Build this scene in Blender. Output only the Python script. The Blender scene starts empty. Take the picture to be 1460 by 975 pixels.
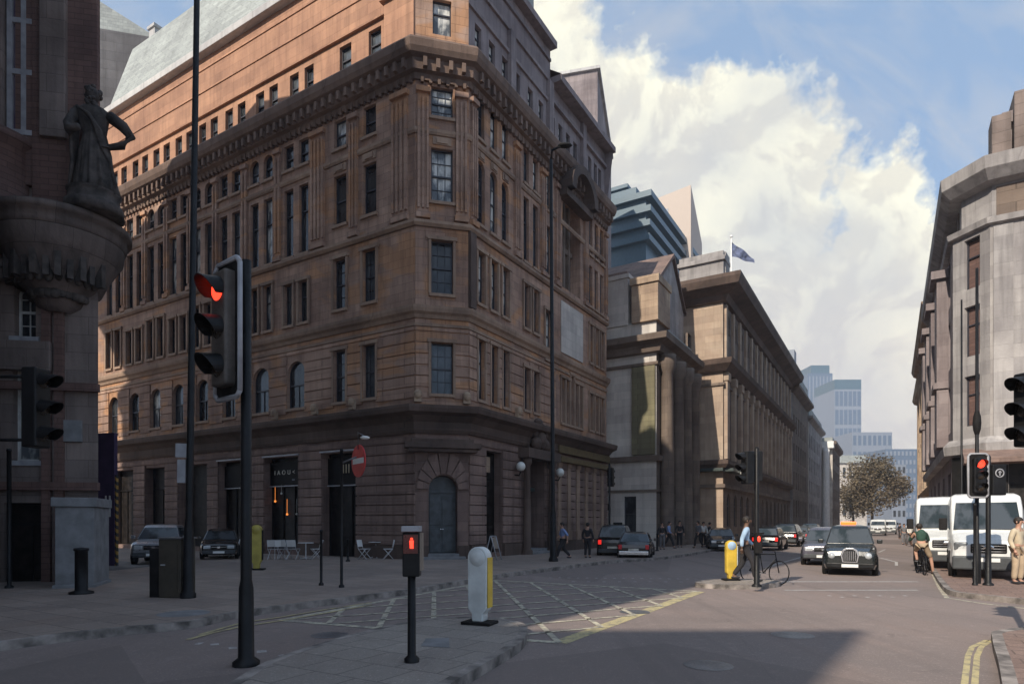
import bpy, bmesh, math, random
from mathutils import Vector, Matrix
random.seed(11)
rad = math.radians
F, H, HY, CX = 894.0, 1.75, 745.0, 730.0
KERB = 0.12
S = bpy.context.scene
COL = S.collection

def P(px, Y, z=0.0): return Vector(((px - CX) * Y / F, Y, z))
def G(px, py, z=0.0):
    Y = F * (H - z) / (py - HY)
    return Vector(((px - CX) * Y / F, Y, z))
def Z(py, Y): return H + (HY - py) * Y / F

# ------------------------------------------------------------------ materials
MATS = {}
def newmat(name):
    m = bpy.data.materials.new(name); m.use_nodes = True
    nt = m.node_tree; b = nt.nodes['Principled BSDF']
    MATS[name] = m
    return m, nt, b
def N(nt, t, **kw):
    n = nt.nodes.new(t)
    for k, v in kw.items(): setattr(n, k, v)
    return n
def mixc(nt, fac, a, b, mode='MIX'):
    n = N(nt, 'ShaderNodeMix', data_type='RGBA', blend_type=mode)
    for sock, v in ((n.inputs[0], fac), (n.inputs[6], a), (n.inputs[7], b)):
        if hasattr(v, 'node'): nt.links.new(v, sock)
        elif isinstance(v, (int, float)): sock.default_value = v
        else: sock.default_value = (*v, 1) if len(v) == 3 else v
    return n.outputs[2]
def noise(nt, vec, scale, detail=4, rough=.55, dist=0):
    n = N(nt, 'ShaderNodeTexNoise'); n.inputs['Scale'].default_value = scale
    n.inputs['Detail'].default_value = detail; n.inputs['Roughness'].default_value = rough
    n.inputs['Distortion'].default_value = dist
    if vec is not None: nt.links.new(vec, n.inputs['Vector'])
    return n.outputs[0]
def ramp(nt, v, lo, hi, a=0, b=1):
    n = N(nt, 'ShaderNodeMapRange'); nt.links.new(v, n.inputs[0])
    n.inputs[1].default_value = lo; n.inputs[2].default_value = hi
    n.inputs[3].default_value = a; n.inputs[4].default_value = b
    return n.outputs[0]
def mapping(nt, vec, scale=(1, 1, 1), loc=(0, 0, 0), rot=(0, 0, 0)):
    n = N(nt, 'ShaderNodeMapping'); nt.links.new(vec, n.inputs[0])
    n.inputs['Scale'].default_value = scale; n.inputs['Location'].default_value = loc
    n.inputs['Rotation'].default_value = rot
    return n.outputs[0]
def bump(nt, b, h, strength=.3, dist=.05):
    n = N(nt, 'ShaderNodeBump'); nt.links.new(h, n.inputs['Height'])
    n.inputs['Strength'].default_value = strength; n.inputs['Distance'].default_value = dist
    nt.links.new(n.outputs[0], b.inputs['Normal'])

def plain(name, col, rough=.5, metal=0, var=.15, spec=.5, coat=0):
    m, nt, b = newmat(name)
    tc = N(nt, 'ShaderNodeTexCoord').outputs['Object']
    nz = noise(nt, tc, 3.1, 5)
    c2 = tuple(min(1, c * (1 - var * 1.6)) for c in col); c1 = tuple(min(1, c * (1 + var)) for c in col)
    c = mixc(nt, ramp(nt, nz, .35, .65), c2, c1)
    nt.links.new(c, b.inputs['Base Color'])
    fine = noise(nt, tc, 28, 3)
    nt.links.new(ramp(nt, fine, .3, .7, max(0, rough - .08), min(1, rough + .12)), b.inputs['Roughness'])
    b.inputs['Metallic'].default_value = metal
    b.inputs['Specular IOR Level'].default_value = spec
    b.inputs['Coat Weight'].default_value = coat
    return m
def stone(name, c1, c2, bw=.9, bh=.38, joint=.5, stain=.5, rough=.85, sun_patch=None):
    """ashlar stone: coursed joints, broad tone patches, vertical soot streaks"""
    m, nt, b = newmat(name)
    tc = N(nt, 'ShaderNodeTexCoord').outputs['Object']
    sp = N(nt, 'ShaderNodeSeparateXYZ'); nt.links.new(tc, sp.inputs[0])
    ad = N(nt, 'ShaderNodeMath', operation='ADD'); nt.links.new(sp.outputs[0], ad.inputs[0]); nt.links.new(sp.outputs[1], ad.inputs[1])
    cb = N(nt, 'ShaderNodeCombineXYZ'); nt.links.new(ad.outputs[0], cb.inputs[0]); nt.links.new(sp.outputs[2], cb.inputs[1])
    br = N(nt, 'ShaderNodeTexBrick'); nt.links.new(cb.outputs[0], br.inputs['Vector'])
    br.inputs['Scale'].default_value = 1; br.inputs['Brick Width'].default_value = bw; br.inputs['Row Height'].default_value = bh
    br.inputs['Mortar Size'].default_value = .012; br.inputs['Mortar Smooth'].default_value = .3
    br.inputs['Color1'].default_value = (1, 1, 1, 1); br.inputs['Color2'].default_value = (.72, .72, .74, 1)
    br.inputs['Mortar'].default_value = (joint, joint, joint, 1)
    big = noise(nt, mapping(nt, tc, (.35, .35, .35)), 1.0, 5, .6, .4)
    col = mixc(nt, ramp(nt, big, .36, .64), c2, c1)
    if sun_patch:
        pn = noise(nt, mapping(nt, tc, (.22, .22, .5), (7, 3, 1)), 1.3, 3, .5, .8)
        col = mixc(nt, ramp(nt, pn, .53, .60, 0, .7), col, sun_patch)
    st = noise(nt, mapping(nt, tc, (2.2, 2.2, .18)), 1.4, 5, .6)
    col = mixc(nt, ramp(nt, st, .45, .75, 0, stain), col, tuple(x * .38 for x in c2))
    col = mixc(nt, .8, col, br.outputs['Color'], 'MULTIPLY')
    nt.links.new(col, b.inputs['Base Color'])
    b.inputs['Roughness'].default_value = rough
    fine = noise(nt, tc, 9, 6, .65)
    hm = N(nt, 'ShaderNodeMath', operation='MULTIPLY_ADD'); nt.links.new(br.outputs['Fac'], hm.inputs[0]); hm.inputs[1].default_value = -.8
    nt.links.new(fine, hm.inputs[2])
    bump(nt, b, hm.outputs[0], .5, .03)
    return m
def glass(name, col, rough=.07, blotch=None, wav=.10):
    m, nt, b = newmat(name)
    tc = N(nt, 'ShaderNodeTexCoord').outputs['Object']
    if blotch:
        nz = noise(nt, mapping(nt, tc, (1.3, 1.3, .5)), 1.2, 4)
        nt.links.new(mixc(nt, ramp(nt, nz, .44, .54), col, blotch), b.inputs['Base Color'])
    else: b.inputs['Base Color'].default_value = (*col, 1)
    b.inputs['Roughness'].default_value = rough
    b.inputs['IOR'].default_value = 1.5
    bump(nt, b, noise(nt, tc, 1.6, 3), wav, .05)
    return m
def emit(name, col, strength, base=(.1, .02, .01)):
    m, nt, b = newmat(name)
    b.inputs['Base Color'].default_value = (*base, 1)
    b.inputs['Emission Color'].default_value = (*col, 1); b.inputs['Emission Strength'].default_value = strength
    b.inputs['Roughness'].default_value = .3
    return m
def ground_mat(name, c1, c2, c3, rough=.85, slabs=None, patches=.5):
    m, nt, b = newmat(name)
    tc = N(nt, 'ShaderNodeTexCoord').outputs['Object']
    big = noise(nt, tc, .22, 6, .6, .6)
    col = mixc(nt, ramp(nt, big, .38, .62), c1, c2)
    n2 = noise(nt, mapping(nt, tc, (.5, .12, 1), (0, 0, 0), (0, 0, rad(-31))), 1.5, 5, .6, .3)
    col = mixc(nt, ramp(nt, n2, .52, .7, 0, patches), col, c3)
    fine = noise(nt, tc, 55, 3, .7)
    fleck = noise(nt, tc, 26, 2, .6); col = mixc(nt, ramp(nt, fleck, .60, .66, 0, .5), col, tuple(x * 1.7 for x in c2))
    oil = noise(nt, tc, 1.3, 5, .7, .8); col = mixc(nt, ramp(nt, oil, .60, .72, 0, .5), col, tuple(x * .42 for x in c1))
    col = mixc(nt, ramp(nt, fine, .3, .7, .0, .45), col, tuple(x * .45 for x in c1))
    med = noise(nt, tc, 4, 5, .7)
    col = mixc(nt, ramp(nt, med, .55, .75, .0, .35), col, tuple(x * 1.5 for x in c2))
    # tar seams and cracks
    vo = N(nt, 'ShaderNodeTexVoronoi', feature='DISTANCE_TO_EDGE'); vo.inputs['Scale'].default_value = .28
    nt.links.new(mixc(nt, .12, tc, N(nt, 'ShaderNodeTexNoise').outputs[1]), vo.inputs['Vector'])
    h = fine
    if slabs:
        br = N(nt, 'ShaderNodeTexBrick'); nt.links.new(mapping(nt, tc, (1, 1, 1), (0, 0, 0), (0, 0, rad(31))), br.inputs['Vector'])
        br.inputs['Scale'].default_value = 1; br.inputs['Brick Width'].default_value = slabs[0]; br.inputs['Row Height'].default_value = slabs[1]
        br.inputs['Mortar Size'].default_value = .012
        br.inputs['Color1'].default_value = (1, 1, 1, 1); br.inputs['Color2'].default_value = (.78, .77, .78, 1); br.inputs['Mortar'].default_value = (.45, .45, .45, 1)
        col = mixc(nt, .85, col, br.outputs['Color'], 'MULTIPLY')
    else:
        col = mixc(nt, ramp(nt, vo.outputs[0], .0, .003, .28, 0), col, tuple(x * .5 for x in c1))
        tk = noise(nt, mapping(nt, tc, (.9, .035, 1), (0, 0, 0), (0, 0, rad(31))), 1.6, 6, .6, .1)
        col = mixc(nt, ramp(nt, tk, .5, .68, 0, .45), col, tuple(x * .62 for x in c1))
        pa = N(nt, 'ShaderNodeTexVoronoi'); pa.inputs['Scale'].default_value = .16; pa.distance = 'CHEBYCHEV'; nt.links.new(mapping(nt, tc, (1, .45, 1), (0, 0, 0), (0, 0, rad(31))), pa.inputs['Vector'])
        sx_ = N(nt, 'ShaderNodeSeparateColor'); nt.links.new(pa.outputs['Color'], sx_.inputs[0])
        col = mixc(nt, ramp(nt, sx_.outputs[0], .55, .57, 0, .42), col, tuple(x * .6 for x in c1))
        col = mixc(nt, ramp(nt, sx_.outputs[1], .72, .74, 0, .4), col, tuple(x * 1.35 for x in c2))
    nt.links.new(col, b.inputs['Base Color'])
    nt.links.new(ramp(nt, big, .3, .7, rough - .18, rough + .08), b.inputs['Roughness'])
    bump(nt, b, h, .5, .012)
    return m

BROWN = stone('stone_brown', (.46, .305, .225), (.27, .165, .12), stain=.6, sun_patch=(.50, .255, .12))  # orange patches paint scattered sunlight into the brown stone
BROWND = stone('stone_brown_base', (.29, .195, .16), (.15, .098, .082), bw=1.2, bh=.45, stain=.6)
TRIM = stone('stone_trim', (.40, .28, .20), (.24, .16, .115), bw=1.5, bh=3, stain=.45)
TRIMD = stone('stone_trim_dark', (.14, .095, .075), (.075, .05, .04), bw=1.5, bh=3, stain=.5)  # darker version of the trim stone
TERRA = stone('stone_terracotta', (.50, .275, .17), (.34, .18, .115), bw=1.6, bh=.5, joint=.75, stain=.5)
MAUVE = stone('stone_mauve', (.31, .262, .26), (.20, .162, .162), bw=1.5, bh=.6, joint=.8, stain=.6)
PALE = stone('stone_pale', (.62, .58, .52), (.48, .43, .39), bw=1.3, bh=.55, joint=.65, stain=.3)
TAN = stone('stone_tan', (.46, .36, .27), (.36, .26, .19), bw=1.3, bh=.55, joint=.7, stain=.35)
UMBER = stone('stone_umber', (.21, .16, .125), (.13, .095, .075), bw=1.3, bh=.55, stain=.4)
DARKST = stone('stone_dark', (.26, .205, .18), (.15, .115, .10), bw=1.1, bh=.5, stain=.5)
DARKRED = stone('stone_dark_red', (.19, .11, .09), (.12, .07, .06), bw=.5, bh=.16, stain=.4)
GREYST = stone('stone_grey', (.42, .395, .38), (.27, .25, .245), bw=1.4, bh=.6, joint=.8, stain=.6)
OCHRE = stone('stone_ochre', (.48, .36, .25), (.30, .21, .15), bw=1.2, bh=.5, stain=.4)
SLATE = stone('roof_slate', (.42, .45, .43), (.30, .32, .31), bw=.4, bh=.25, joint=.6, stain=.3)
LEAD = stone('roof_lead', (.60, .59, .57), (.45, .44, .44), bw=.9, bh=4, joint=.6, stain=.3)
BRROOF = stone('roof_brown', (.25, .17, .14), (.17, .12, .10), bw=.4, bh=.25, joint=.6)
CREAM = plain('cream_render', (.62, .58, .50), .8)
BEIGE = plain('beige_cladding', (.50, .42, .36), .8, var=.02)
BLUEG = plain('blue_cladding', (.07, .12, .155), .35, var=.06)
BLUEH = plain('blue_glass_wall', (.10, .14, .20), .3, var=.08)
BLUEP = plain('pale_blue_cladding', (.20, .23, .28), .5, var=.06)
GLD = glass('window_glass_dark', (.018, .020, .024), .08, (.05, .055, .06))
GLB = glass('window_glass_blind_glare', (.10, .11, .12), .10, (.62, .62, .58), .3)  # pale blotches paint blinds and white sky reflections into the glass
GLC = glass('window_glass_clear', (.05, .06, .07), .04, (.10, .11, .12))
GLV = glass('vehicle_glass', (.02, .028, .03), .05, (.06, .07, .08), .05)  # lighter blotches paint reflections into the windscreens
GLP = glass('window_curtain_purple', (.10, .07, .12), .2, (.16, .13, .17))
FRD = plain('frame_dark', (.035, .035, .045), .45)
FRW = plain('frame_white', (.50, .50, .48), .5)
SHOPB = plain('shop_black', (.010, .009, .009), .6, spec=.15)
SHOPI = plain('shop_interior', (.014, .011, .010), .5, var=.6, spec=.25)
BLACK = plain('black_paint', (.010, .010, .011), .45, var=.3, spec=.25)
BLACKM = plain('black_matt', (.014, .013, .013), .75, var=.3, spec=.2)
SIGBR = plain('signal_housing', (.10, .085, .075), .6, var=.3)
GREYM = plain('grey_metal', (.20, .20, .21), .45, .6)
GREYL = plain('light_grey_board', (.33, .33, .35), .55)
STEEL = plain('steel_chair', (.66, .66, .67), .4, .2)
WHITEP = plain('white_plastic', (.62, .65, .64), .4, var=.12)
WHITE = plain('white_paint', (.72, .72, .70), .4, var=.05)
YELLOWP = plain('yellow_plate', (.62, .42, .05), .45)
YELLOWD = plain('yellow_dull', (.42, .34, .07), .5)
REDP = plain('red_sign', (.60, .03, .035), .45)
REDDK = plain('dark_red_glass', (.10, .012, .008), .3)
DKLENS = plain('dark_lens', (.03, .022, .015), .25)
LITRED = emit('lit_red', (1, .045, .02), 1.6)
LITAMB = emit('lit_amber', (1, .22, .03), 1.1)
LITWARM = emit('lit_warm_lamp', (1, .30, .06), .7)
TAILR = emit('tail_light_red', (1, .03, .02), .45, (.3, .01, .01))
GLOBE = plain('globe_glass', (.66, .66, .62), .25, var=.05)
PURPLE = plain('purple_hoarding', (.055, .035, .085), .5)
GREEND = plain('dark_green_paint', (.035, .05, .048), .4)
GREENF = plain('olive_fascia', (.13, .095, .045), .5)
DOORG = plain('door_slate_blue', (.05, .06, .068), .4, var=.3)
BRONZE = plain('statue_stone', (.055, .045, .04), .8, var=.45)
RUBBER = plain('tyre_rubber', (.012, .012, .012), .8)
CHROME = plain('chrome', (.75, .76, .78), .15, 1.0, .05)
PBLACK = plain('car_black', (.010, .011, .012), .18, 0, .1, coat=.8)
PTAXI = plain('taxi_green_black', (.012, .015, .015), .2, 0, .1, coat=.8)
PSILV = plain('car_silver', (.30, .31, .33), .3, .6, .08, coat=.5)
PLILAC = plain('car_lilac_grey', (.11, .105, .13), .3, .3, .08, coat=.5)
PBLUE = plain('car_dark_blue', (.02, .028, .036), .2, 0, .1, coat=.8)
PWHITE = plain('van_white', (.66, .67, .66), .3, 0, .06, coat=.3)
PGREY = plain('bumper_grey', (.05, .055, .06), .6)
CORB = stone('stone_corbel', (.17, .13, .115), (.09, .07, .06), bw=1.1, bh=.5, stain=.7)
HEADV = plain('van_headlight', (.16, .17, .18), .1, .2, .3)
HEADL = plain('headlight_glass', (.55, .58, .60), .12, .3, .1)
SKIN1 = plain('skin', (.42, .24, .17), .6); SKIN2 = plain('skin_dark', (.16, .09, .06), .6)
HAIR = plain('hair_dark', (.02, .015, .012), .7)
CBLUE = plain('cloth_pale_blue', (.36, .50, .66), .85); CBLUE2 = plain('cloth_mid_blue', (.20, .28, .50), .85)
CDARK = plain('cloth_dark', (.025, .023, .026), .9); CGREEN = plain('cloth_dark_green', (.03, .075, .055), .85)
CWHITE = plain('cloth_white', (.62, .60, .56), .85); CTAN = plain('cloth_tan', (.42, .32, .22), .85); CORANGE = plain('cloth_orange', (.55, .20, .08), .8)
CCREAM = plain('cloth_cream', (.50, .42, .30), .85); CGREY = plain('cloth_grey', (.14, .14, .15), .85)
CABB = plain('cabinet_brown', (.055, .045, .032), .6)
CONC = plain('concrete_grey', (.20, .20, .205), .85, var=.14)
KERBM = plain('kerb_granite', (.24, .21, .19), .85, var=.4)
WOOD = plain('wood_board', (.25, .20, .16), .6)
FLAGM = plain('flag_cloth', (.10, .12, .20), .8, var=.4)
BARK = plain('bark', (.08, .06, .045), .9)
ROADM = ground_mat('asphalt', (.225, .182, .165), (.28, .222, .20), (.30, .215, .18))
SIDEM = ground_mat('asphalt_side', (.15, .14, .135), (.18, .165, .155), (.14, .13, .13))
PAVEM = ground_mat('paving', (.27, .22, .19), (.35, .28, .235), (.34, .235, .18), slabs=(.9, .6))
PAVER = ground_mat('paving_red', (.27, .18, .145), (.31, .215, .175), (.22, .18, .16), slabs=(.45, .3))
ISLM = ground_mat('paving_island', (.29, .25, .22), (.35, .31, .27), (.25, .18, .15), slabs=(.6, .6))
def paint(name, col, wear=.5):  # worn road paint
    m, nt, b = newmat(name)
    tc = N(nt, 'ShaderNodeTexCoord').outputs['Object']
    nz = noise(nt, tc, 5, 8, .75)
    c = mixc(nt, ramp(nt, nz, wear - .08, wear + .12), col, (.15, .135, .135))
    nt.links.new(c, b.inputs['Base Color']); b.inputs['Roughness'].default_value = .8
    return m
PYEL = paint('road_paint_yellow', (.50, .42, .22), .54); PYELF = paint('road_paint_yellow_faded', (.56, .51, .38), .50)
PWHT = paint('road_paint_white', (.48, .46, .44), .56)
LEAFM = []
for i, c in enumerate([(.14, .105, .06), (.12, .09, .055), (.16, .12, .065), (.10, .08, .05)]):
    LEAFM.append(plain('leaf_tone_%d' % i, c, .7, var=.3))

SPLIT = {'fluted_pilaster', 'window_surround', 'plinth', 'pilaster', 'carved_hood', 'column', 'chimney', 'portico_column', 'carved_bracket', 'corner_block', 'parapet_block', 'door_step', 'cornice', 'string_course', 'attic_band', 'balcony_cornice', 'attic_recess', 'white_stroke', 'small_sign', 'coursed_bands', 'carved_foliage', 'trim_strip', 'handle', 'window_panes', 'bracket', 'shoe'}
# ------------------------------------------------------------------ mesh builder
class MB:
    def __init__(s): s.v = []; s.f = []; s.m = []; s.sm = []; s.mi = 0; s.T = Matrix()
    def add(s, vs, fs, smooth=False):
        b = len(s.v); s.v += [s.T @ Vector(v) for v in vs]
        for f in fs: s.f.append([b + i for i in f]); s.m.append(s.mi); s.sm.append(smooth)
        return s
    def quad(s, a, b, c, d): return s.add([a, b, c, d], [(0, 1, 2, 3)])
    def box(s, x0, x1, y0, y1, z0, z1):
        v = [(x0, y0, z0), (x1, y0, z0), (x1, y1, z0), (x0, y1, z0), (x0, y0, z1), (x1, y0, z1), (x1, y1, z1), (x0, y1, z1)]
        return s.add(v, [(0, 3, 2, 1), (4, 5, 6, 7), (0, 1, 5, 4), (1, 2, 6, 5), (2, 3, 7, 6), (3, 0, 4, 7)])
    def cbox(s, c, sx, sy, sz): return s.box(c[0] - sx / 2, c[0] + sx / 2, c[1] - sy / 2, c[1] + sy / 2, c[2] - sz / 2, c[2] + sz / 2)
    def prism(s, poly, z0, z1):
        n = len(poly); v = [(p[0], p[1], z0) for p in poly] + [(p[0], p[1], z1) for p in poly]
        return s.add(v, [tuple(range(n))[::-1], tuple(range(n, 2 * n))] + [(i, (i + 1) % n, n + (i + 1) % n, n + i) for i in range(n)])
    def loft(s, secs, smooth=False, cap=True):
        n = len(secs[0]); v = [p for sec in secs for p in sec]; f = []
        for k in range(len(secs) - 1):
            for i in range(n): f.append((k * n + i, k * n + (i + 1) % n, (k + 1) * n + (i + 1) % n, (k + 1) * n + i))
        if cap: f += [tuple(range(n))[::-1], tuple(range((len(secs) - 1) * n, len(secs) * n))]
        return s.add(v, f, smooth)
    def tube(s, pts, r, n=10, smooth=True, rz=None):
        pts = [Vector(p) for p in pts]; rs = r if isinstance(r, (list, tuple)) else [r] * len(pts)
        secs = []
        for i, p in enumerate(pts):
            d = (pts[min(i + 1, len(pts) - 1)] - pts[max(i - 1, 0)]).normalized()
            up = Vector((0, 0, 1)) if abs(d.z) < .9 else Vector((1, 0, 0))
            a = d.cross(up).normalized(); b = d.cross(a).normalized()
            secs.append([tuple(p + (a * math.cos(t) + b * math.sin(t)) * rs[i]) for t in [2 * math.pi * k / n for k in range(n)]])
        return s.loft(secs, smooth)
    def lathe(s, prof, n=24, c=(0, 0), smooth=True, a0=0, a1=2 * math.pi):
        full = abs(a1 - a0 - 2 * math.pi) < 1e-4
        m = n if full else n + 1
        v = []; f = []
        for r, z in prof:
            for k in range(m):
                a = a0 + (a1 - a0) * k / n; v.append((c[0] + r * math.cos(a), c[1] + r * math.sin(a), z))
        for j in range(len(prof) - 1):
            for k in range(n):
                k2 = (k + 1) % m
                f.append((j * m + k, j * m + k2, (j + 1) * m + k2, (j + 1) * m + k))
        return s.add(v, f, smooth)
    def ball(s, c, r, n=12, sc=(1, 1, 1)):
        prof = [(math.sin(math.pi * i / (n // 2 + 2)), -math.cos(math.pi * i / (n // 2 + 2))) for i in range(n // 2 + 3)]
        v = []; f = []
        for a, z in prof:
            for k in range(n):
                t = 2 * math.pi * k / n; v.append((c[0] + r * sc[0] * a * math.cos(t), c[1] + r * sc[1] * a * math.sin(t), c[2] + r * sc[2] * z))
        for j in range(len(prof) - 1):
            for k in range(n): f.append((j * n + k, j * n + (k + 1) % n, (j + 1) * n + (k + 1) % n, (j + 1) * n + k))
        return s.add(v, f, True)
    def mesh(s, name, mats):
        me = bpy.data.meshes.new(name)
        me.from_pydata([tuple(v) for v in s.v], [], s.f)
        for m in (mats if isinstance(mats, (list, tuple)) else [mats]): me.materials.append(m)
        me.polygons.foreach_set('material_index', s.m); me.polygons.foreach_set('use_smooth', s.sm)
        bm = bmesh.new(); bm.from_mesh(me); bmesh.ops.remove_doubles(bm, verts=bm.verts, dist=1e-5)
        bmesh.ops.recalc_face_normals(bm, faces=bm.faces); bm.to_mesh(me); bm.free(); me.update()
        return me
    def clusters(s, gap=.07):
        par = list(range(len(s.v)))
        def find(i):
            while par[i] != i: par[i] = par[par[i]]; i = par[i]
            return i
        for f in s.f:
            a = find(f[0])
            for i in f[1:]:
                b = find(i)
                if a != b: par[b] = a
        isl = {}
        for k, f in enumerate(s.f): isl.setdefault(find(f[0]), []).append(k)
        L = []
        for fs in isl.values():
            vs = [s.v[i] for k in fs for i in s.f[k]]
            L.append([[min(v[a] for v in vs) - gap for a in range(3)], [max(v[a] for v in vs) + gap for a in range(3)], fs])
        p2 = list(range(len(L)))
        def f2(i):
            while p2[i] != i: i = p2[i]
            return i
        for i in range(len(L)):
            for j in range(i):
                if all(L[i][0][a] <= L[j][1][a] and L[j][0][a] <= L[i][1][a] for a in range(3)):
                    a, b = f2(i), f2(j)
                    if a != b: p2[a] = b
        out = {}
        for i in range(len(L)): out.setdefault(f2(i), []).extend(L[i][2])
        return list(out.values())
    def sub(s, faces):
        m = MB(); mp = {}
        for k in faces:
            nf = []
            for i in s.f[k]:
                if i not in mp: mp[i] = len(m.v); m.v.append(s.v[i])
                nf.append(mp[i])
            m.f.append(nf); m.m.append(s.m[k]); m.sm.append(s.sm[k])
        return m
    def build(s, name, mats, parent=None, M=None, bevel=0, seg=2):
        if name in SPLIT:
            cl = s.clusters()
            if 1 < len(cl) <= 95:
                return [s.sub(c).build1(name, mats, parent, M, bevel, seg) for c in cl][0]
        return s.build1(name, mats, parent, M, bevel, seg)
    def build1(s, name, mats, parent=None, M=None, bevel=0, seg=2):
        o = bpy.data.objects.new(name, s.mesh(name, mats)); COL.objects.link(o)
        setpar(o, parent, M)
        if bevel:
            b = o.modifiers.new('Bevel', 'BEVEL'); b.width = bevel; b.segments = seg; b.limit_method = 'ANGLE'; b.angle_limit = rad(35)
        return o
OFF = {}
def setpar(o, parent, M):
    if parent: o.parent = parent
    if parent and parent.name in OFF: M = Matrix.Translation(-OFF[parent.name]) @ (M if M is not None else Matrix())
    if M is not None: o.matrix_local = M
def link(name, me, parent=None, M=None):
    o = bpy.data.objects.new(name, me); COL.objects.link(o)
    setpar(o, parent, M)
    return o
def site(name, label, cat, base, group=None):
    """a building whose parts are authored in street coordinates; the Empty stands at its base"""
    o = thing(name, label, cat, base, 0, group); OFF[o.name] = Vector(base); return o
def tag(o, label, cat, group=None):
    o['label'] = label; o['category'] = cat
    if group: o['group'] = group
    return o
def thing(name, label, cat, loc=(0, 0, 0), rz=0, group=None, sc=1):
    o = bpy.data.objects.new(name, None); COL.objects.link(o); o.empty_display_size = .3
    o.location = loc; o.rotation_euler = (0, 0, rz); o.scale = (sc, sc, sc)
    return tag(o, label, cat, group)
def dup(o, loc=None, rz=None, label=None, sc=None, par=None):
    c = o.copy(); COL.objects.link(c); c.parent = par
    if par is not None: c.matrix_local = o.matrix_local.copy()
    for ch in o.children: dup(ch, par=c)
    if loc is not None: c.location = loc
    if rz is not None: c.rotation_euler = (0, 0, rz)
    if label: c['label'] = label
    if sc: c.scale = (sc, sc, sc)
    return c
def struct(o, kind='structure'): o['kind'] = kind; return o
def text_mesh(txt, size, ext=.01, sp=1.0):
    cu = bpy.data.curves.new('txt', 'FONT'); cu.body = txt; cu.size = size; cu.extrude = ext; cu.align_x = 'CENTER'; cu.space_character = sp
    ob = bpy.data.objects.new('txt', cu); COL.objects.link(ob)
    bpy.context.view_layer.update()
    me = bpy.data.meshes.new_from_object(ob.evaluated_get(bpy.context.evaluated_depsgraph_get()))
    bpy.data.objects.remove(ob); return me

# ------------------------------------------------------------------ facade system
DR = Vector((.517, .856, 0)); DL = Vector((-.856, .517, 0))
class Fr:
    """facade frame: x along the wall (left to right seen from outside), y into the building, z up"""
    def __init__(s, O, D):
        s.O = Vector((O[0], O[1], 0)); s.D = Vector((D[0], D[1], 0)).normalized(); s.I = Vector((-s.D.y, s.D.x, 0))
        s.M = Matrix(((s.D.x, s.I.x, 0, s.O.x), (s.D.y, s.I.y, 0, s.O.y), (0, 0, 1, 0), (0, 0, 0, 1)))
    def u(s, px):
        k = (px - CX) / F
        return (k * s.O.y - s.O.x) / (s.D.x - k * s.D.y)
    def Y(s, u): return s.O.y + s.D.y * u
    def z(s, px, py): return Z(py, s.Y(s.u(px)))

def arch_pts(u0, u1, z1, n=10, ry=None):
    r = (u1 - u0) / 2; ry = ry or r; c = (u0 + u1) / 2
    return [(c - r * math.cos(math.pi * k / n), z1 - ry + ry * math.sin(math.pi * k / n)) for k in range(n + 1)]
def wall_mb(w, z0, z1, ops, depth=.32, x0=0.0):
    mb = MB()
    us = sorted({x0, w} | {o['u0'] for o in ops} | {o['u1'] for o in ops}); zs = sorted({z0, z1} | {o['z0'] for o in ops} | {o['z1'] for o in ops})
    us = [u for u in us if x0 <= u <= w]; zs = [z for z in zs if z0 <= z <= z1]
    for i in range(len(us) - 1):
        for j in range(len(zs) - 1):
            a, b, c, d = us[i], us[i + 1], zs[j], zs[j + 1]
            if b - a < 1e-4 or d - c < 1e-4: continue
            cu, cz = (a + b) / 2, (c + d) / 2
            if any(o['u0'] < cu < o['u1'] and o['z0'] < cz < o['z1'] for o in ops): continue
            mb.quad((a, 0, c), (b, 0, c), (b, 0, d), (a, 0, d))
    for o in ops:
        a, b, c, d = o['u0'], o['u1'], o['z0'], o['z1']
        dp = o.get('depth', depth)
        if o.get('arch'):
            ap = arch_pts(a, b, d, 12, o.get('ry')); zs_ = ap[0][1]
            for k in range(len(ap) - 1):
                (ua, za), (ub, zb) = ap[k], ap[k + 1]
                mb.quad((ua, 0, za), (ub, 0, zb), (ub, 0, d), (ua, 0, d))
                mb.quad((ua, 0, za), (ua, dp, za), (ub, dp, zb), (ub, 0, zb))
            mb.quad((a, 0, c), (a, dp, c), (a, dp, zs_), (a, 0, zs_)); mb.quad((b, 0, c), (b, 0, zs_), (b, dp, zs_), (b, dp, c))
        else:
            mb.quad((a, 0, c), (a, dp, c), (a, dp, d), (a, 0, d)); mb.quad((b, 0, c), (b, 0, d), (b, dp, d), (b, dp, c))
            mb.quad((a, 0, d), (a, dp, d), (b, dp, d), (b, 0, d))
        mb.quad((a, 0, c), (b, 0, c), (b, dp, c), (a, dp, c))
    return mb
WC = {}
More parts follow.
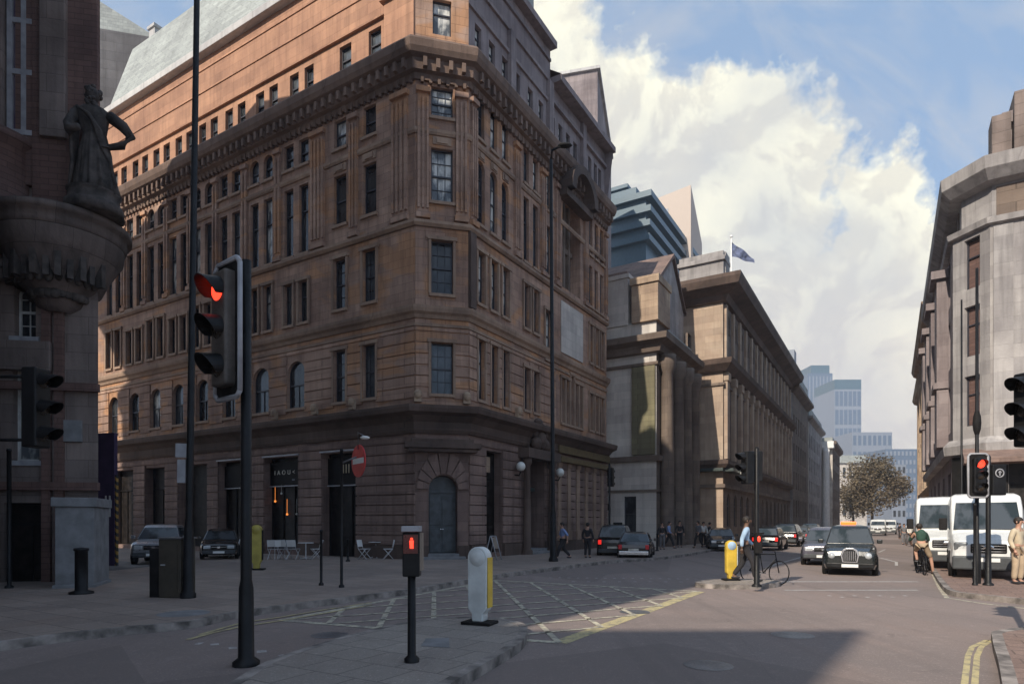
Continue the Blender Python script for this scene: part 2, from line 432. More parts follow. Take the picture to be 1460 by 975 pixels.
def win_meshes(w, h, arch, kind, fm):
    key = (round(w, 2), round(h, 2), arch, kind, fm.name)
    if key in WC: return WC[key]
    mb = MB(); t = .06
    if arch:
        out = [(-w / 2, 0)] + arch_pts(-w / 2, w / 2, h, 12) + [(w / 2, 0)]
        inn = [(-w / 2 + t, t)] + arch_pts(-w / 2 + t, w / 2 - t, h - t, 12) + [(w / 2 - t, t)]
        n = len(out)
        for k in range(n):
            a, b, c, d = out[k], out[(k + 1) % n], inn[(k + 1) % n], inn[k]
            mb.quad((a[0], -.05, a[1]), (b[0], -.05, b[1]), (c[0], -.05, c[1]), (d[0], -.05, d[1]))
            mb.quad((d[0], -.05, d[1]), (c[0], -.05, c[1]), (c[0], .02, c[1]), (d[0], .02, d[1]))
        pane = MB(); pane.add([(p[0], 0, p[1]) for p in out], [tuple(range(n))])
    else:
        mb.box(-w / 2, -w / 2 + t, -.05, .03, 0, h); mb.box(w / 2 - t, w / 2, -.05, .03, 0, h)
        mb.box(-w / 2 + t, w / 2 - t, -.05, .03, 0, t); mb.box(-w / 2 + t, w / 2 - t, -.05, .03, h - t, h)
        pane = MB(); pane.quad((-w / 2 + .01, 0, .01), (w / 2 - .01, 0, .01), (w / 2 - .01, 0, h - .01), (-w / 2 + .01, 0, h - .01))
    hm = h - (w / 2 if arch else 0)
    if kind in ('sash', 'grid'):
        mb.box(-w / 2 + t, w / 2 - t, -.07, .02, h * .5 - .035, h * .5 + .035)
    if kind == 'grid':
        nx = 3 if w > .8 else 2
        for i in range(1, nx): mb.box(-w / 2 + w * i / nx - .014, -w / 2 + w * i / nx + .014, -.03, .01, t, h * .5 - .035); mb.box(-w / 2 + w * i / nx - .014, -w / 2 + w * i / nx + .014, -.03, .01, h * .5 + .035, (hm if arch else h - t))
        for z in (.25, .75): mb.box(-w / 2 + t, w / 2 - t, -.028, .008, h * z - .012, h * z + .012)
    if kind == 'sash' and w > .9: mb.box(-.018, .018, -.04, .01, t, h * .5 - .035)
    if kind == 'shop':
        mb.box(-w / 2 + t, w / 2 - t, -.06, .02, h * .72, h * .72 + .07)
        k = max(1, int(w / 1.1))
        for i in range(1, k + 1): x = -w / 2 + w * i / (k + 1); mb.box(x - .03, x + .03, -.05, .02, t, h * .72)
    if kind == 'slot':
        mb.box(-w / 2 + t, w / 2 - t, -.06, .02, h * .62, h * .62 + .06)
    r = (mb.mesh('window', fm), pane)
    WC[key] = r; return r
PC = {}
def add_windows(root, fr, ops, fm=FRD, pm=None, depth=.22, sill=None, simple=False, wname=None):
    for o in ops:
        if o.get('none'): continue
        w, h = o['u1'] - o['u0'], o['z1'] - o['z0']; kind = o.get('kind', 'sash'); arch = o.get('arch', False)
        me, pane = win_meshes(w, h, arch, kind, o.get('fm', fm))
        mat = o.get('pm') or (pm if pm and not isinstance(pm, list) else random.choice(pm or [GLD, GLD, GLC]))
        dp = o.get('wd', depth)
        M = fr.M @ Matrix.Translation(((o['u0'] + o['u1']) / 2, dp, o['z0']))
        k2 = (id(pane), mat.name)
        if k2 not in PC: PC[k2] = pane.mesh('pane', mat)
        wn = link(wname or ('shop_window' if kind == 'shop' else 'narrow_window' if kind == 'slot' else 'window'), me, root, M)
        link('pane', PC[k2], wn, Matrix.Translation((0, .004, 0)) @ Matrix.Rotation(rad(random.uniform(-.5, .5)), 4, 'X'))
        if sill:
            k3 = ('sill', round(w, 2), sill.name)
            if k3 not in PC: PC[k3] = MB().box(-w / 2 - .1, w / 2 + .1, -.34, -.06 + .04, -.14, -.003).mesh('sill', sill)
            link('sill', PC[k3], wn, Matrix())
def offset_path(path, d):
    """offset an open polyline outward (to the right-hand side seen walking left to right = towards -I)"""
    out = []
    n = len(path)
    for i in range(n):
        ns = []
        if i > 0: t = (path[i] - path[i - 1]).normalized(); ns.append(Vector((t.y, -t.x, 0)))
        if i < n - 1: t = (path[i + 1] - path[i]).normalized(); ns.append(Vector((t.y, -t.x, 0)))
        if len(ns) == 1: out.append(path[i] + ns[0] * d)
        else:
            m = (ns[0] + ns[1]).normalized(); out.append(path[i] + m * (d / max(.3, m.dot(ns[0]))))
    return out
def sweep(path, prof, mb=None):
    """prof: closed list of (outward distance, z)"""
    mb = mb or MB(); n = len(prof)
    cols = [offset_path(path, d) for d, z in prof]
    secs = [[(cols[j][i].x, cols[j][i].y, prof[j][1]) for j in range(n)] for i in range(len(path))]
    return mb.loft(secs)
def dentils(mb, fr, w, z0, z1, d0, d1, step, bw, x0=0):
    k = int((w - x0) / step)
    T = mb.T; mb.T = fr.M
    for i in range(k):
        x = x0 + (i + .5) * (w - x0) / k; mb.box(x - bw / 2, x + bw / 2, -d1, -d0, z0, z1)
    mb.T = T
def op(u, w, z0, z1, **k): return dict(u0=u - w / 2, u1=u + w / 2, z0=z0, z1=z1, **k)
SUN_EL = 35; SUN_E = 3.2; EXPO = 0.8; HAZE = .0004
CL_BRIGHT = (5.5, 5.3, 4.5); CL_GREY = (4.3, 4.1, 3.85); CL_LOW = (4.6, 4.0, 3.65); SKYMIX = .75; SKYBLUE = (1.95, 2.85, 4.2)
CL_RIM = (6.6, 6.4, 5.2); CL_BLUE = (3.3, 3.5, 3.8)
# ================================================================== MAIN CORNER BUILDING
C0 = Vector((-4.32, 28.0, 0)); DC = Vector((.971, .240, 0)).normalized(); C1 = C0 + DC * 2.41
WL, WR = 28.0, 16.2
A0 = C0 + DL.normalized() * WL; B1 = C1 + DR.normalized() * WR
frL = Fr(A0, C0 - A0); frC = Fr(C0, DC); frR = Fr(C1, DR)
main = site('corner_building', 'large brown stone corner block with chamfered corner, arched door and café shopfronts', 'building', C0)
def xl(d): return WL - d
ZG, ZC = 7.0, 21.8
# --- openings, left (side street) face
opsL = []
pairs = [7.85, 10.6, 13.3, 15.8, 18.2, 20.6, 23.0, 25.5]
for d in (2.76, 4.70):
    opsL += [op(xl(d), .82, 7.6, 10.1, kind='grid'), op(xl(d), .85, 12.1, 14.55, kind='grid'), op(xl(d), .85, 16.2, 18.6, kind='sash'), op(xl(d), .8, 19.9, 21.3, kind='sash')]
for i, d in enumerate(pairs):
    opsL.append(op(xl(d), 1.35 if i < 2 else 1.15, 7.6, 10.0, arch=True, kind='sash'))
    for s in (-.56, .56):
        opsL.append(op(xl(d) + s, .66, 11.9, 14.0 + (.3 if i % 2 else 0), kind='slot'))
        opsL.append(op(xl(d) + s, .70, 15.4, 18.9, kind='slot'))
        opsL.append(op(xl(d) + s, .74, 19.9, 21.2, arch=(i % 2 == 1), kind='sash'))
opsC = [op(1.2, .98, 7.55, 9.85, kind='grid'), op(1.2, .98, 12.05, 14.45, kind='grid'), op(1.2, .98, 16.2, 18.6, kind='grid', pm=GLB), op(1.2, .98, 20.0, 21.35, kind='grid', pm=GLB)]
opsR = []
for d in (1.0, 2.12, 3.18):
    opsR += [op(d, .56, 7.5, 10.3, kind='slot'), op(d, .62, 12.0, 14.4, kind='grid'), op(d, .66, 15.7, 18.7, kind='grid', arch=True), op(d, .60, 19.7, 21.5, kind='slot')]
for d in (5.3, 6.3):
    opsR += [op(d, .62, 7.7, 9.9, kind='slot'), op(d, .6, 12.0, 14.3, kind='sash'), op(d, .58, 15.5, 18.9, kind='slot'), op(d, .58, 19.6, 21.4, kind='slot')]
opsR += [op(7.75, .8, 10.9, 13.6, kind='grid', pm=GLB), op(7.75, .8, 15.6, 18.4, kind='grid', pm=GLB), op(7.75, .8, 19.4, 21.4, kind='grid', pm=GLB)]
for k in range(5): opsR.append(op(9.55 + k * .62, .42, 7.6, 10.2 + (.4 if k == 2 else 0), kind='slot'))
opsR.append(op(10.8, 2.5, 15.6, 21.3, arch=True, none=True, depth=.7))
for d in (13.6, 14.5, 15.4):
    opsR += [op(d, .5, 7.7, 10.0, kind='slot'), op(d, .5, 12.0, 14.4, kind='slot'), op(d, .55, 15.6, 18.2, kind='grid', pm=GLB), op(d, .55, 18.9, 21.2, kind='grid', pm=GLB)]
for fr, w, ops in ((frL, WL, opsL), (frC, 2.41, opsC), (frR, WR, opsR)):
    wall_mb(w, ZG, ZC, ops).build('wall', BROWN, main, fr.M)
    add_windows(main, fr, ops, pm=[GLD, GLB, GLC, GLB] if fr is frR else [GLD, GLD, GLC, GLC, GLD, GLB], sill=TRIM)
# recessed tall arch panel
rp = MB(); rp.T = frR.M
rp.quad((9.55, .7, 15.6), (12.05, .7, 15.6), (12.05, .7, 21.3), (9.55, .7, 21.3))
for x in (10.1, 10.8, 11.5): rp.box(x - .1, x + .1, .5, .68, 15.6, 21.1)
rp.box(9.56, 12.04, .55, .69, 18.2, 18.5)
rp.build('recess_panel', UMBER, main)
sp = MB(); sp.T = frR.M; sp.box(9.3, 12.3, -.06, .1 - .11, 11.7, 14.7)
sp.build('blank_panel', PALE, main).scale = (1, 1, 1)
pt = MB(); pt.T = frR.M
for i in range(12):
    a, b = math.pi * i / 12, math.pi * (i + 1) / 12
    pt.add([(10.8 + r * math.cos(t) * 1.0, y, 21.0 + r * math.sin(t)) for r in (1.35, 1.85) for t in (a, b) for y in (-.95, -.02)], [(0, 1, 3, 2), (4, 6, 7, 5), (0, 2, 6, 4), (1, 5, 7, 3)])
pt.box(8.95, 12.65, -.6, -.003, 20.6, 20.98)
pt.build('arched_pediment', TRIMD, main)
# --- ground floor
gl = []
for d, w in ((4.75, 2.35), (8.95, 2.7), (12.9, 2.7), (16.7, 2.9), (20.6, 2.2), (24.3, 2.6)):
    gl.append(op(xl(d), w, .35 if d > 5 else .12, 5.15, kind='shop', wd=.5, depth=.55, pm=SHOPI, fm=SHOPB))
gl[3]['none'] = True
gc = [op(1.25, 1.3, .25, 3.9, arch=True, none=True, depth=.7)]
gr = [op(2.1, 1.5, .3, 5.2, kind='shop', wd=.5, depth=.55, pm=SHOPI, fm=SHOPB), op(6.1, 2.4, .12, 5.3, none=True, depth=.9)]
for k in range(5): gr.append(op(9.55 + k * 1.25, .72, 1.7, 5.0, kind='slot', wd=.3, depth=.35))
for fr, w, ops in ((frL, WL, gl), (frC, 2.41, gc), (frR, WR, gr)):
    wall_mb(w, 0, ZG, ops, .5).build('base_wall', BROWND, main, fr.M)
    add_windows(main, fr, ops)
# rusticated courses between openings
ru = MB()
def courses(fr, w, ops, z0, z1, dz=.46, d=.09, x0=0):
    ru.T = fr.M; z = z0
    while z < z1 - .1:
        zt = min(z + dz - .05, z1)
        segs = [(x0, w)]
        for o in ops:
            if o['z0'] < zt and o['z1'] > z:
                ns = []
                for a, b in segs:
                    if o['u1'] <= a or o['u0'] >= b: ns.append((a, b)); continue
                    if o['u0'] > a: ns.append((a, o['u0'] - .003))
                    if o['u1'] < b: ns.append((o['u1'] + .003, b))
                segs = ns
        for a, b in segs:
            if b - a > .08: ru.box(a, b, -d, -.003, z, zt)
        z += dz
big = [dict(o, u0=o['u0'] - (.75 if o.get('arch') else 0), u1=o['u1'] + (.75 if o.get('arch') else 0), z1=o['z1'] + (.7 if o.get('arch') else 0)) for o in gc]
courses(frL, WL, gl, .75, 5.6); courses(frC, 2.40, big, .75, 5.6, x0=.01); courses(frR, WR, gr[:2], .75, 5.6)
ru.build('rustication', BROWND, main)
ru = MB(); r1 = [o for o in opsL if o['z0'] < 8]; r2 = [o for o in opsR if o['z0'] < 8]
courses(frL, WL, r1, 7.35, 10.5, .5, .06); courses(frC, 2.4, [o for o in opsC if o['z0'] < 8], 7.35, 10.5, .5, .06, .01); courses(frR, 8.6, r2, 7.35, 10.5, .5, .06)
ru.build('coursed_bands', BROWN, main)
pl = MB(); sweep([A0, C0, C1, B1], [(0, 0), (.22, 0), (.22, .6), (.16, .7), (0, .7)], pl)
# plinth cut at doors is covered by steps; keep it low in front of piers only
pl = MB(); pl.T = frL.M
def piers(fr, w, ops, z1, d):
    pl.T = fr.M; xs = [0] + [v for o in sorted(ops, key=lambda o: o['u0']) for v in (o['u0'] - .02, o['u1'] + .02)] + [w]
    for i in range(0, len(xs), 2):
        if xs[i + 1] - xs[i] > .05: pl.box(xs[i], xs[i + 1], -d, -.003, 0, z1)
piers(frL, WL, gl, .72, .18); piers(frC, 2.41, gc, .72, .18); piers(frR, WR, gr[:2], .72, .18)
pl.build('plinth', TRIMD, main)
# voussoirs round the corner door
vo = MB(); vo.T = frC.M
for k in range(9):
    a0, a1 = math.pi * (k + .06) / 9, math.pi * (k + .94) / 9
    cx, cz = 1.25, 3.25; r0, r1_ = .67, 1.2 + (.2 if k == 4 else 0)
    q = [(cx + r * math.cos(a), cz + r * math.sin(a) * 1.05) for r, a in ((r0, a0), (r1_ / max(.75, abs(math.cos(a0)) ** .3), a0), (r1_ / max(.75, abs(math.cos(a1)) ** .3), a1), (r0, a1))]
    q = [(max(.02, min(2.39, x)), z) for x, z in q]
    vo.add([(x, y, z) for y in (-.13, -.003) for x, z in q], [(0, 1, 2, 3), (7, 6, 5, 4), (0, 4, 5, 1), (1, 5, 6, 2), (2, 6, 7, 3), (3, 7, 4, 0)])
vo.build('voussoirs', BROWND, main)
hd = MB(); hd.T = frC.M; hd.box(-.5, 2.9, -.62, -.003, 5.05, 5.3); hd.box(-.35, 2.75, -.5, -.004, 4.9, 5.047); hd.box(-.2, 2.6, -.32, -.005, 5.303, 5.5)
hd.build('door_hood', TRIMD, main, bevel=.02)
dr = MB(); dr.T = frC.M
ap = arch_pts(.6, 1.9, 3.9, 12)
out = [(.6, .25)] + ap + [(1.9, .25)]
dr.add([(x, .55, z) for x, z in out], [tuple(range(len(out)))])
for x in (.68, 1.27): dr.box(x, x + .5, .5, .546, .4, 1.5); dr.box(x, x + .5, .5, .546, 1.65, 3.0)
dr.box(.6, 1.9, .49, .54, 3.1, 3.22)
d_ = dr.build('door', DOORG, main, bevel=.01)
hn = MB(); hn.T = frC.M; hn.ball((1.2, .46, 1.45), .045, 8); hn.ball((1.3, .46, 1.45), .045, 8)
hn.build('handle', CHROME, d_)
st = MB(); st.T = frC.M; st.box(.3, 2.2, -.55, -.2, .0, .24); st.box(.55, 1.95, -.2, .5, 0, .36); st.T = frR.M
st.box(4.9, 7.3, -.6, -.2, 0, .24); st.box(4.9, 7.3, -.2, .85, 0, .36)
st.build('door_step', CONC, main, bevel=.015)
# entrance on the street face: double green doors, side columns, sculpture over
en = MB(); en.T = frR.M
en.quad((4.9, .9, .36), (7.3, .9, .36), (7.3, .9, 5.3), (4.9, .9, 5.3))
for x in (5.05, 6.15): en.box(x, x + 1.0, .78, .88, .36, 3.4); en.box(x + .12, x + .88, .74, .777, .6, 1.6); en.box(x + .12, x + .88, .74, .777, 1.8, 3.2)
en.box(4.9, 7.3, .6, .89, 3.5, 3.7)
en.build('door', GREEND, main, bevel=.01)
pc = MB(); pc.T = frR.M
for x in (4.72, 7.48):
    T0 = pc.T; pc.T = frR.M @ Matrix.Translation((x, -.38, 0)); pc.lathe([(.3, 0), (.3, .3), (.2, .4), (.19, 2.5), (.16, 4.7), (.24, 4.8), (.26, 5.1), (0, 5.1)], 14); pc.T = T0
pc.box(4.3, 7.9, -.72, -.003, 5.1, 5.6)
pc.build('portico_column', TRIMD, main)
from_sc = MB(); from_sc.T = frR.M @ Matrix.Translation((6.1, -.4, 5.6))
for c, r, sc in [((-.45, 0, .35), .38, (1.1, .7, 1)), ((.45, 0, .35), .38, (1.1, .7, 1)), ((0, 0, .55), .42, (1, .8, 1.3)), ((0, -.08, 1.2), .22, (1, 1, 1.2)), ((-.55, 0, .85), .18, (1, 1, 1)), ((.55, 0, .85), .18, (1, 1, 1)), ((0, .1, 1.55), .3, (1.4, .5, .7))]: from_sc.ball(c, r, 10, sc)
from_sc.build('sculpture', TRIMD, main)
for x in (3.95, 8.35):
    lm = MB(); lm.T = frR.M; lm.tube([(x, 0, 4.2), (x, -.35, 4.15), (x, -.45, 4.35)], .035, 8)
    l = lm.build('lamp_bracket', BLACK, main)
    gb = MB(); gb.T = frR.M; gb.ball((x, -.45, 4.6), .24, 14); g_ = gb.build('lamp_globe', GLOBE, l, Matrix())
# string courses and cornices
path = [A0, C0, C1, B1]
gcor = MB(); sweep(path, [(0, 5.75), (.12, 5.75), (.2, 5.9), (.2, 6.25), (.3, 6.35), (.45, 6.5), (.75, 6.62), (.8, 6.8), (.8, 6.92), (.1, 7.05), (0, 7.05)], gcor)
gcor.build('ground_cornice', TRIMD, main)
fa = MB(); fa.T = frR.M
fa.box(8.6, 16.1, -.3, -.203, 5.78, 6.2)
fa.box(8.6, 16.1, -.42, -.003, 5.25, 5.55); fa.build('fascia', GREENF, main, bevel=.015)
fa = MB(); fa.T = frR.M
for k in range(6): x = 8.93 + k * 1.25; fa.box(x - .2, x + .2, -.16, -.003, 1.3, 5.2); fa.box(x - .26, x + .26, -.22, -.002, .73, 1.3); fa.box(x - .25, x + .25, -.22, -.002, 5.0, 5.24)
fa.build('pilaster', TRIM, main, bevel=.01)
s2 = MB(); sweep(path, [(0, 10.9), (.08, 10.9), (.14, 11.05), (.26, 11.15), (.3, 11.3), (.3, 11.42), (0, 11.5)], s2)
sweep(path, [(0, 10.55), (.07, 10.55), (.07, 10.68), (0, 10.7)], s2)
sweep(path, [(0, 15.0), (.1, 15.0), (.2, 15.12), (.2, 15.25), (0, 15.32)], s2)
sweep(path, [(0, 19.15), (.07, 19.15), (.12, 19.25), (.12, 19.38), (0, 19.42)], s2)
s2.build('string_course', TRIM, main)
co = MB(); sweep(path, [(0, 21.5), (.12, 21.5), (.16, 21.75), (.35, 21.8), (.4, 22.25), (.62, 22.35), (.72, 22.55), (.76, 22.85), (.66, 23.0), (-.3, 23.12), (-.3, 21.5)], co)
for fr, w in ((frL, WL), (frC, 2.4), (frR, WR)):
    dentils(co, fr, w, 21.84, 22.24, .34, .56, .5, .17, 0.1); dentils(co, fr, w, 21.38, 21.74, .02, .17, .36, .13, .1)
co.build('cornice', stone('stone_cornice', (.22, .15, .115), (.13, .085, .065), bw=1.5, bh=3, stain=.5), main)
# giant pilasters / flutes between 2nd and 4th floor
pi_ = MB()
def flute(fr, x, w, z0, z1, n=3, d=.16):
    pi_.T = fr.M; pi_.box(x - w / 2, x + w / 2, -d * .45, -.003, z0, z1)
    g = w / (2 * n + 1)
    for i in range(n + 1): pi_.box(x - w / 2 + 2 * i * g, x - w / 2 + (2 * i + 1) * g, -d, -d * .45 + .001, z0 + .2, z1 - .2)
    pi_.box(x - w / 2 - .06, x + w / 2 + .06, -d - .05, -.002, z0 - .25, z0); pi_.box(x - w / 2 - .06, x + w / 2 + .06, -d - .06, -.002, z1, z1 + .22)
for x in (xl(.85), xl(6.2)): flute(frL, x, .9, 15.6, 20.95)
flute(frL, xl(3.73), .5, 15.6, 20.95, 2)
for d in (9.22, 11.95, 14.55, 17.0, 19.4, 21.8, 24.25): flute(frL, xl(d), .42, 15.6, 20.95, 1, .12)
for x in (.34, 2.07): flute(frC, x, .5, 15.6, 20.95, 2)
for x in (.35, 4.25, 7.05, 8.8, 12.75): flute(frR, x, .5 if x > 1 else .4, 15.6, 20.95, 2)
flute(frR, 15.95, .35, 15.6, 20.95, 1)
pi_.build('fluted_pilaster', BROWN, main)
sq = MB()
for fr, xs in ((frL, [xl(2.76), xl(4.7)]), (frC, [1.2]), (frR, [1.0, 2.12, 3.18])):
    sq.T = fr.M
    for x in xs:
        w = .42 if fr is not frR else .28
        sq.box(x - w, x + w, -.05, -.003, 18.75, 19.1); sq.box(x - w * .6, x + w * .6, -.1, -.051, 18.8, 19.05)
for fr, ws in ((frL, [o for o in opsL if o['z0'] > 7.5 and not o.get('arch') and o['z1'] < 15]), (frC, opsC[:2]), (frR, [o for o in opsR if not o.get('arch') and o['z0'] < 13 and not o.get('none')])):
    sq.T = fr.M
    for o in ws:
        sq.box(o['u0'] - .12, o['u0'] - .004, -.09, -.002, o['z0'], o['z1']); sq.box(o['u1'] + .004, o['u1'] + .12, -.09, -.002, o['z0'], o['z1'])
        sq.box(o['u0'] - .18, o['u1'] + .18, -.13, -.001, o['z1'] + .003, o['z1'] + .16)
sq.build('window_surround', TRIM, main)
# raised dark strip next to the corner, painting the shade of a recess
ni = MB(); ni.T = frR.M; ni.box(-.02, .42, -.16, -.004, 11.55, 15.0); ni.build('recess_shade_strip', TRIMD, main)
# attic storeys
opA = [op(xl(d) , .8, 23.85, 25.15, kind='sash', fm=FRD) for d in (2.76, 4.7)] + [op(xl(d) + s, .68, 23.75, 25.1, kind='sash') for d in pairs for s in (-.56, .56)]
frLa = Fr(A0 + frL.I * .35, frL.D)
wall_mb(WL - .2, 23.06, 28.9, opA).build('attic_wall', TERRA, main, frLa.M)
add_windows(main, frLa, opA, wname='attic_window', pm=[GLC, GLD, GLC])
opAc = [op(1.2, .85, 23.7, 25.3, kind='slot', pm=GLB)]
frCa = Fr(C0 - frC.I * .02, DC)
wall_mb(2.41, 23.06, 29.4, opAc).build('attic_wall', BROWN, main, frCa.M); add_windows(main, frCa, opAc, wname='attic_window')
opAr = [op(d, .55, 23.7, 25.1, kind='slot', pm=GLB) for d in (1.0, 2.2, 3.4, 4.6, 6.0, 7.2, 8.6, 9.6, 10.6, 11.6)] + [op(d, .5, 23.6, 25.3, kind='slot', pm=GLD) for d in (13.8, 14.7, 15.4)]
frRa = Fr(C1 + frR.I * .15, DR)
wall_mb(8.3, 23.06, 28.6, [o for o in opAr if o['u1'] < 8.3]).build('attic_wall', MAUVE, main, frRa.M)
wall_mb(WR, 23.06, 27.0, [o for o in opAr if o['u0'] > 8.3], x0=8.3).build('attic_wall', MAUVE, main, frRa.M)
add_windows(main, frRa, opAr, wname='attic_window')
at = MB()
pavL = [C0 + DL.normalized() * 1.9 - frL.I * .3, C0 - frL.I * .3]
at.T = frLa.M; xp = xl(1.75)
for z in (25.45, 26.9, 28.2): at.box(0, xp, -.05 - (.1 if z in (25.45,) else 0), -.003, z, z + .09)
at.T = frL.M; at.box(xp, WL - .002, -.12, .34, 23.3, 29.4); at.box(xp - .15, WL, -.3, .35, 25.6, 25.8); at.box(xp - .15, WL, -.35, .36, 29.403, 29.7)
at.build('attic_band', TERRA, main)
at = MB(); at.T = frRa.M
for z in (25.5, 26.7, 27.9): at.box(0, 8.2, -.12, -.003, z, z + .16)
at.box(0, 8.3, -.45, -.002, 28.6, 28.95); at.box(8.3, WR + .2, -.2, -.003, 25.7, 25.9); at.box(8.31, WR + .3, -.7, -.004, 26.75, 27.1)
for x in (3.9, 8.1, 12.6): at.box(x - .25, x + .25, -.22, -.005, 23.1, 26.7)
at.build('attic_band', MAUVE, main)
co = MB(); co.T = frL.M; co.box(-.1, xp, -.05, .5, 28.903, 29.3); co.build('parapet', LEAD, main, bevel=.03)
# roofs (slate mansard behind the parapet, white set-back storey)
rf = MB(); rf.T = frL.M
rf.add([(0, .5, 28.95), (xp, .5, 28.95), (xp, 2.5, 35.4), (0, 2.5, 35.4), (xp, 14, 35.8), (0, 14, 35.8), (0, 14, 23), (xp, 14, 23)], [(0, 1, 2, 3), (3, 2, 4, 5), (0, 3, 5, 6), (1, 7, 4, 2)])
rf.build('roof', SLATE, main)
rr = MB(); rr.T = frRa.M
rr.add([(0, 0, 28.95), (8.3, 0, 28.95), (8.3, 2.2, 31), (0, 2.2, 31), (0, 12, 31), (8.3, 12, 31), (8.31, -.7, 27.1), (WR, -.7, 27.1), (WR, 2.5, 29.3), (8.31, 2.5, 29.3), (WR, 12, 29.3), (8.31, 12, 29.3), (8.3, 12, 23), (WR, 12, 22), (WR, 0, 22)], [(0, 1, 2, 3), (3, 2, 5, 4), (6, 7, 8, 9), (9, 8, 10, 11), (8, 7, 14, 13, 10), (1, 12, 5, 2)])
rr.build('roof', MAUVE, main)
ch = MB(); ch.T = frL.M
ch.box(10.5, 22, 3.0, 9, 35.2, 41.5); ch.box(10.3, 22.2, 2.8, 9.2, 41.5, 41.9); ch.box(7.0, 10.4, 3.4, 8, 35.3, 37.2)
ch.build('rooftop_room', CREAM, main)
ch = MB(); ch.T = frL.M
for x in (1.2,): ch.box(x, x + .7, 3.0, 3.9, 35.0, 36.6); ch.box(x - .1, x + .8, 2.9, 4.0, 36.6, 36.8)
ch.build('chimney', LEAD, main)
sd = MB(); e0 = B1; e1 = B1 - frR.D * 0 + frR.I * 14
sd.T = Fr(B1, frR.I).M; sd.quad((0, 0, 0), (14, 0, 0), (14, 0, 23), (0, 0, 23)); sd.build('side_wall', BROWN, main)
# carved keystone heads on the first floor (small ochre masks in the painting)
ms = MB()
for fr, x in ((frL, xl(3.73)), (frL, xl(9.3)), (frL, xl(6.3)), (frC, .1), (frC, 2.3), (frR, 4.2)):
    ms.T = fr.M; ms.box(x - .16, x + .16, -.25, -.062, 7.12, 7.6); ms.ball((x, -.22, 7.45), .2, 8, (1, .8, 1.1))
ms.build('carved_bracket', OCHRE, main)
# shop fascias with lettering
def fascia(d, w, z0, z1, txt=None, size=.5, y=.32, col=WHITE, dx=0, dz=0, sp=1.5, pale=None):
    b = MB(); b.T = frL.M; x = xl(d); b.box(x - w / 2 + .03, x + w / 2 - .03, y, y + .1, z0, z1)
    f = b.build('shop_sign', SHOPB, main, bevel=.01)
    e = MB(); e.T = frL.M; e.box(x - w / 2 - .05, x + w / 2 + .05, -.16, -.1, 5.18, 5.26); e.box(x - w / 2 + .03, x + w / 2 - .03, y - .04, y - .003, z0 - .1, z0 - .04)
    e.build('trim_strip', GREYL, f, Matrix())
    if txt:
        t = link('lettering', text_mesh(txt, size, .01, sp), f, frL.M @ Matrix.Translation((x + dx, y - .02, (z0 + z1) / 2 - size * .35 + dz)) @ Matrix.Rotation(rad(90), 4, 'X'))
        t.data.materials.clear(); t.data.materials.append(col)
    return f
fascia(4.75, 2.35, 3.65, 4.95, 'III', .62, dx=.15, dz=.1, sp=1.1, col=CCREAM)
f2 = fascia(8.95, 2.7, 3.75, 4.95, 'I A O U <', .34, dx=-.15, dz=.05, sp=1.15, col=CREAM)
t = link('lettering', text_mesh('em', .16, .01, 1.1), f2, frL.M @ Matrix.Translation((xl(8.95) + .55, .3, 3.95)) @ Matrix.Rotation(rad(90), 4, 'X')); t.data.materials.clear(); t.data.materials.append(GREYL)
fascia(12.9, 2.7, 3.75, 4.95, 'Y', .3, dx=.8, col=GREYM)
# deep dark passage opening
ps = MB(); ps.T = frL.M; x = xl(16.7); ps.box(x - 1.5, x + 1.5, .6, 5, -.0, 5.2); ps.build('passage', SHOPI, main)
# lamps glowing inside the café
for d, z, mt in ((10.0, 2.9, LITWARM), (9.5, 3.3, GLOBE), (8.3, 2.2, GLOBE), (9.05, 2.2, LITWARM)):
    b = MB(); b.T = frL.M; b.ball((xl(d), .42, z), .06, 10); b.tube([(xl(d), .42, z + .05), (xl(d), .42, z + .8)], .01, 5); b.build('shop_lamp', mt, main)
# hanging sign in street-front shop window
b = MB(); b.T = frR.M; b.box(1.75, 2.25, .3, .36, 4.2, 4.95); b.build('window_poster', OCHRE, main)

# ================================================================== LEFT STATUE BUILDING
PL = Vector((P(140, 17.6).x, 17.6, 0)); DF = Vector((.985, .17, 0)).normalized()
frB = Fr(PL - DF * 14, DF); frBw = Fr(PL - DF * 30, DF)
left = site('statue_building', 'dark soot-brown stone building at the left edge with a bowed bay above a corbel', 'building', PL)
def ub(px): return frB.u(px)
opsB = [dict(u0=ub(20), u1=ub(51), z0=frB.z(36, 480), z1=frB.z(36, 405), arch=True, kind='grid', fm=FRW, pm=GLD),
        dict(u0=ub(18), u1=ub(56), z0=Z(655, 17), z1=Z(505, 17), arch=True, kind='sash', fm=FRW, pm=GLB),
        dict(u0=ub(-60), u1=ub(-20), z0=frB.z(0, 480), z1=frB.z(0, 405), arch=True, kind='grid', fm=FRW, pm=GLD),
        dict(u0=ub(5), u1=ub(72), z0=.1, z1=2.3, kind='shop', fm=BLACK, pm=SHOPI)]
wall_mb(14, 0, 31, opsB, .4).build('wall', DARKST, left, frB.M)
wall_mb(16, 0, 31, [op(x, 1.1, z, z + 2.2, none=True) for x in (3, 8, 13) for z in (5, 12, 19, 25)], .4).build('wall', DARKST, left, frBw.M)  # unseen wing, lengthened and raised so its shadow covers the side street
add_windows(left, frB, opsB, depth=.28, sill=GREYL)
LB = Vector((-.66, .75, 0)).normalized()
b = MB(); b.T = Fr(PL, LB).M; b.quad((0, 0, 0), (12, 0, 0), (12, 0, 31), (0, 0, 31)); b.build('side_wall', DARKST, left)
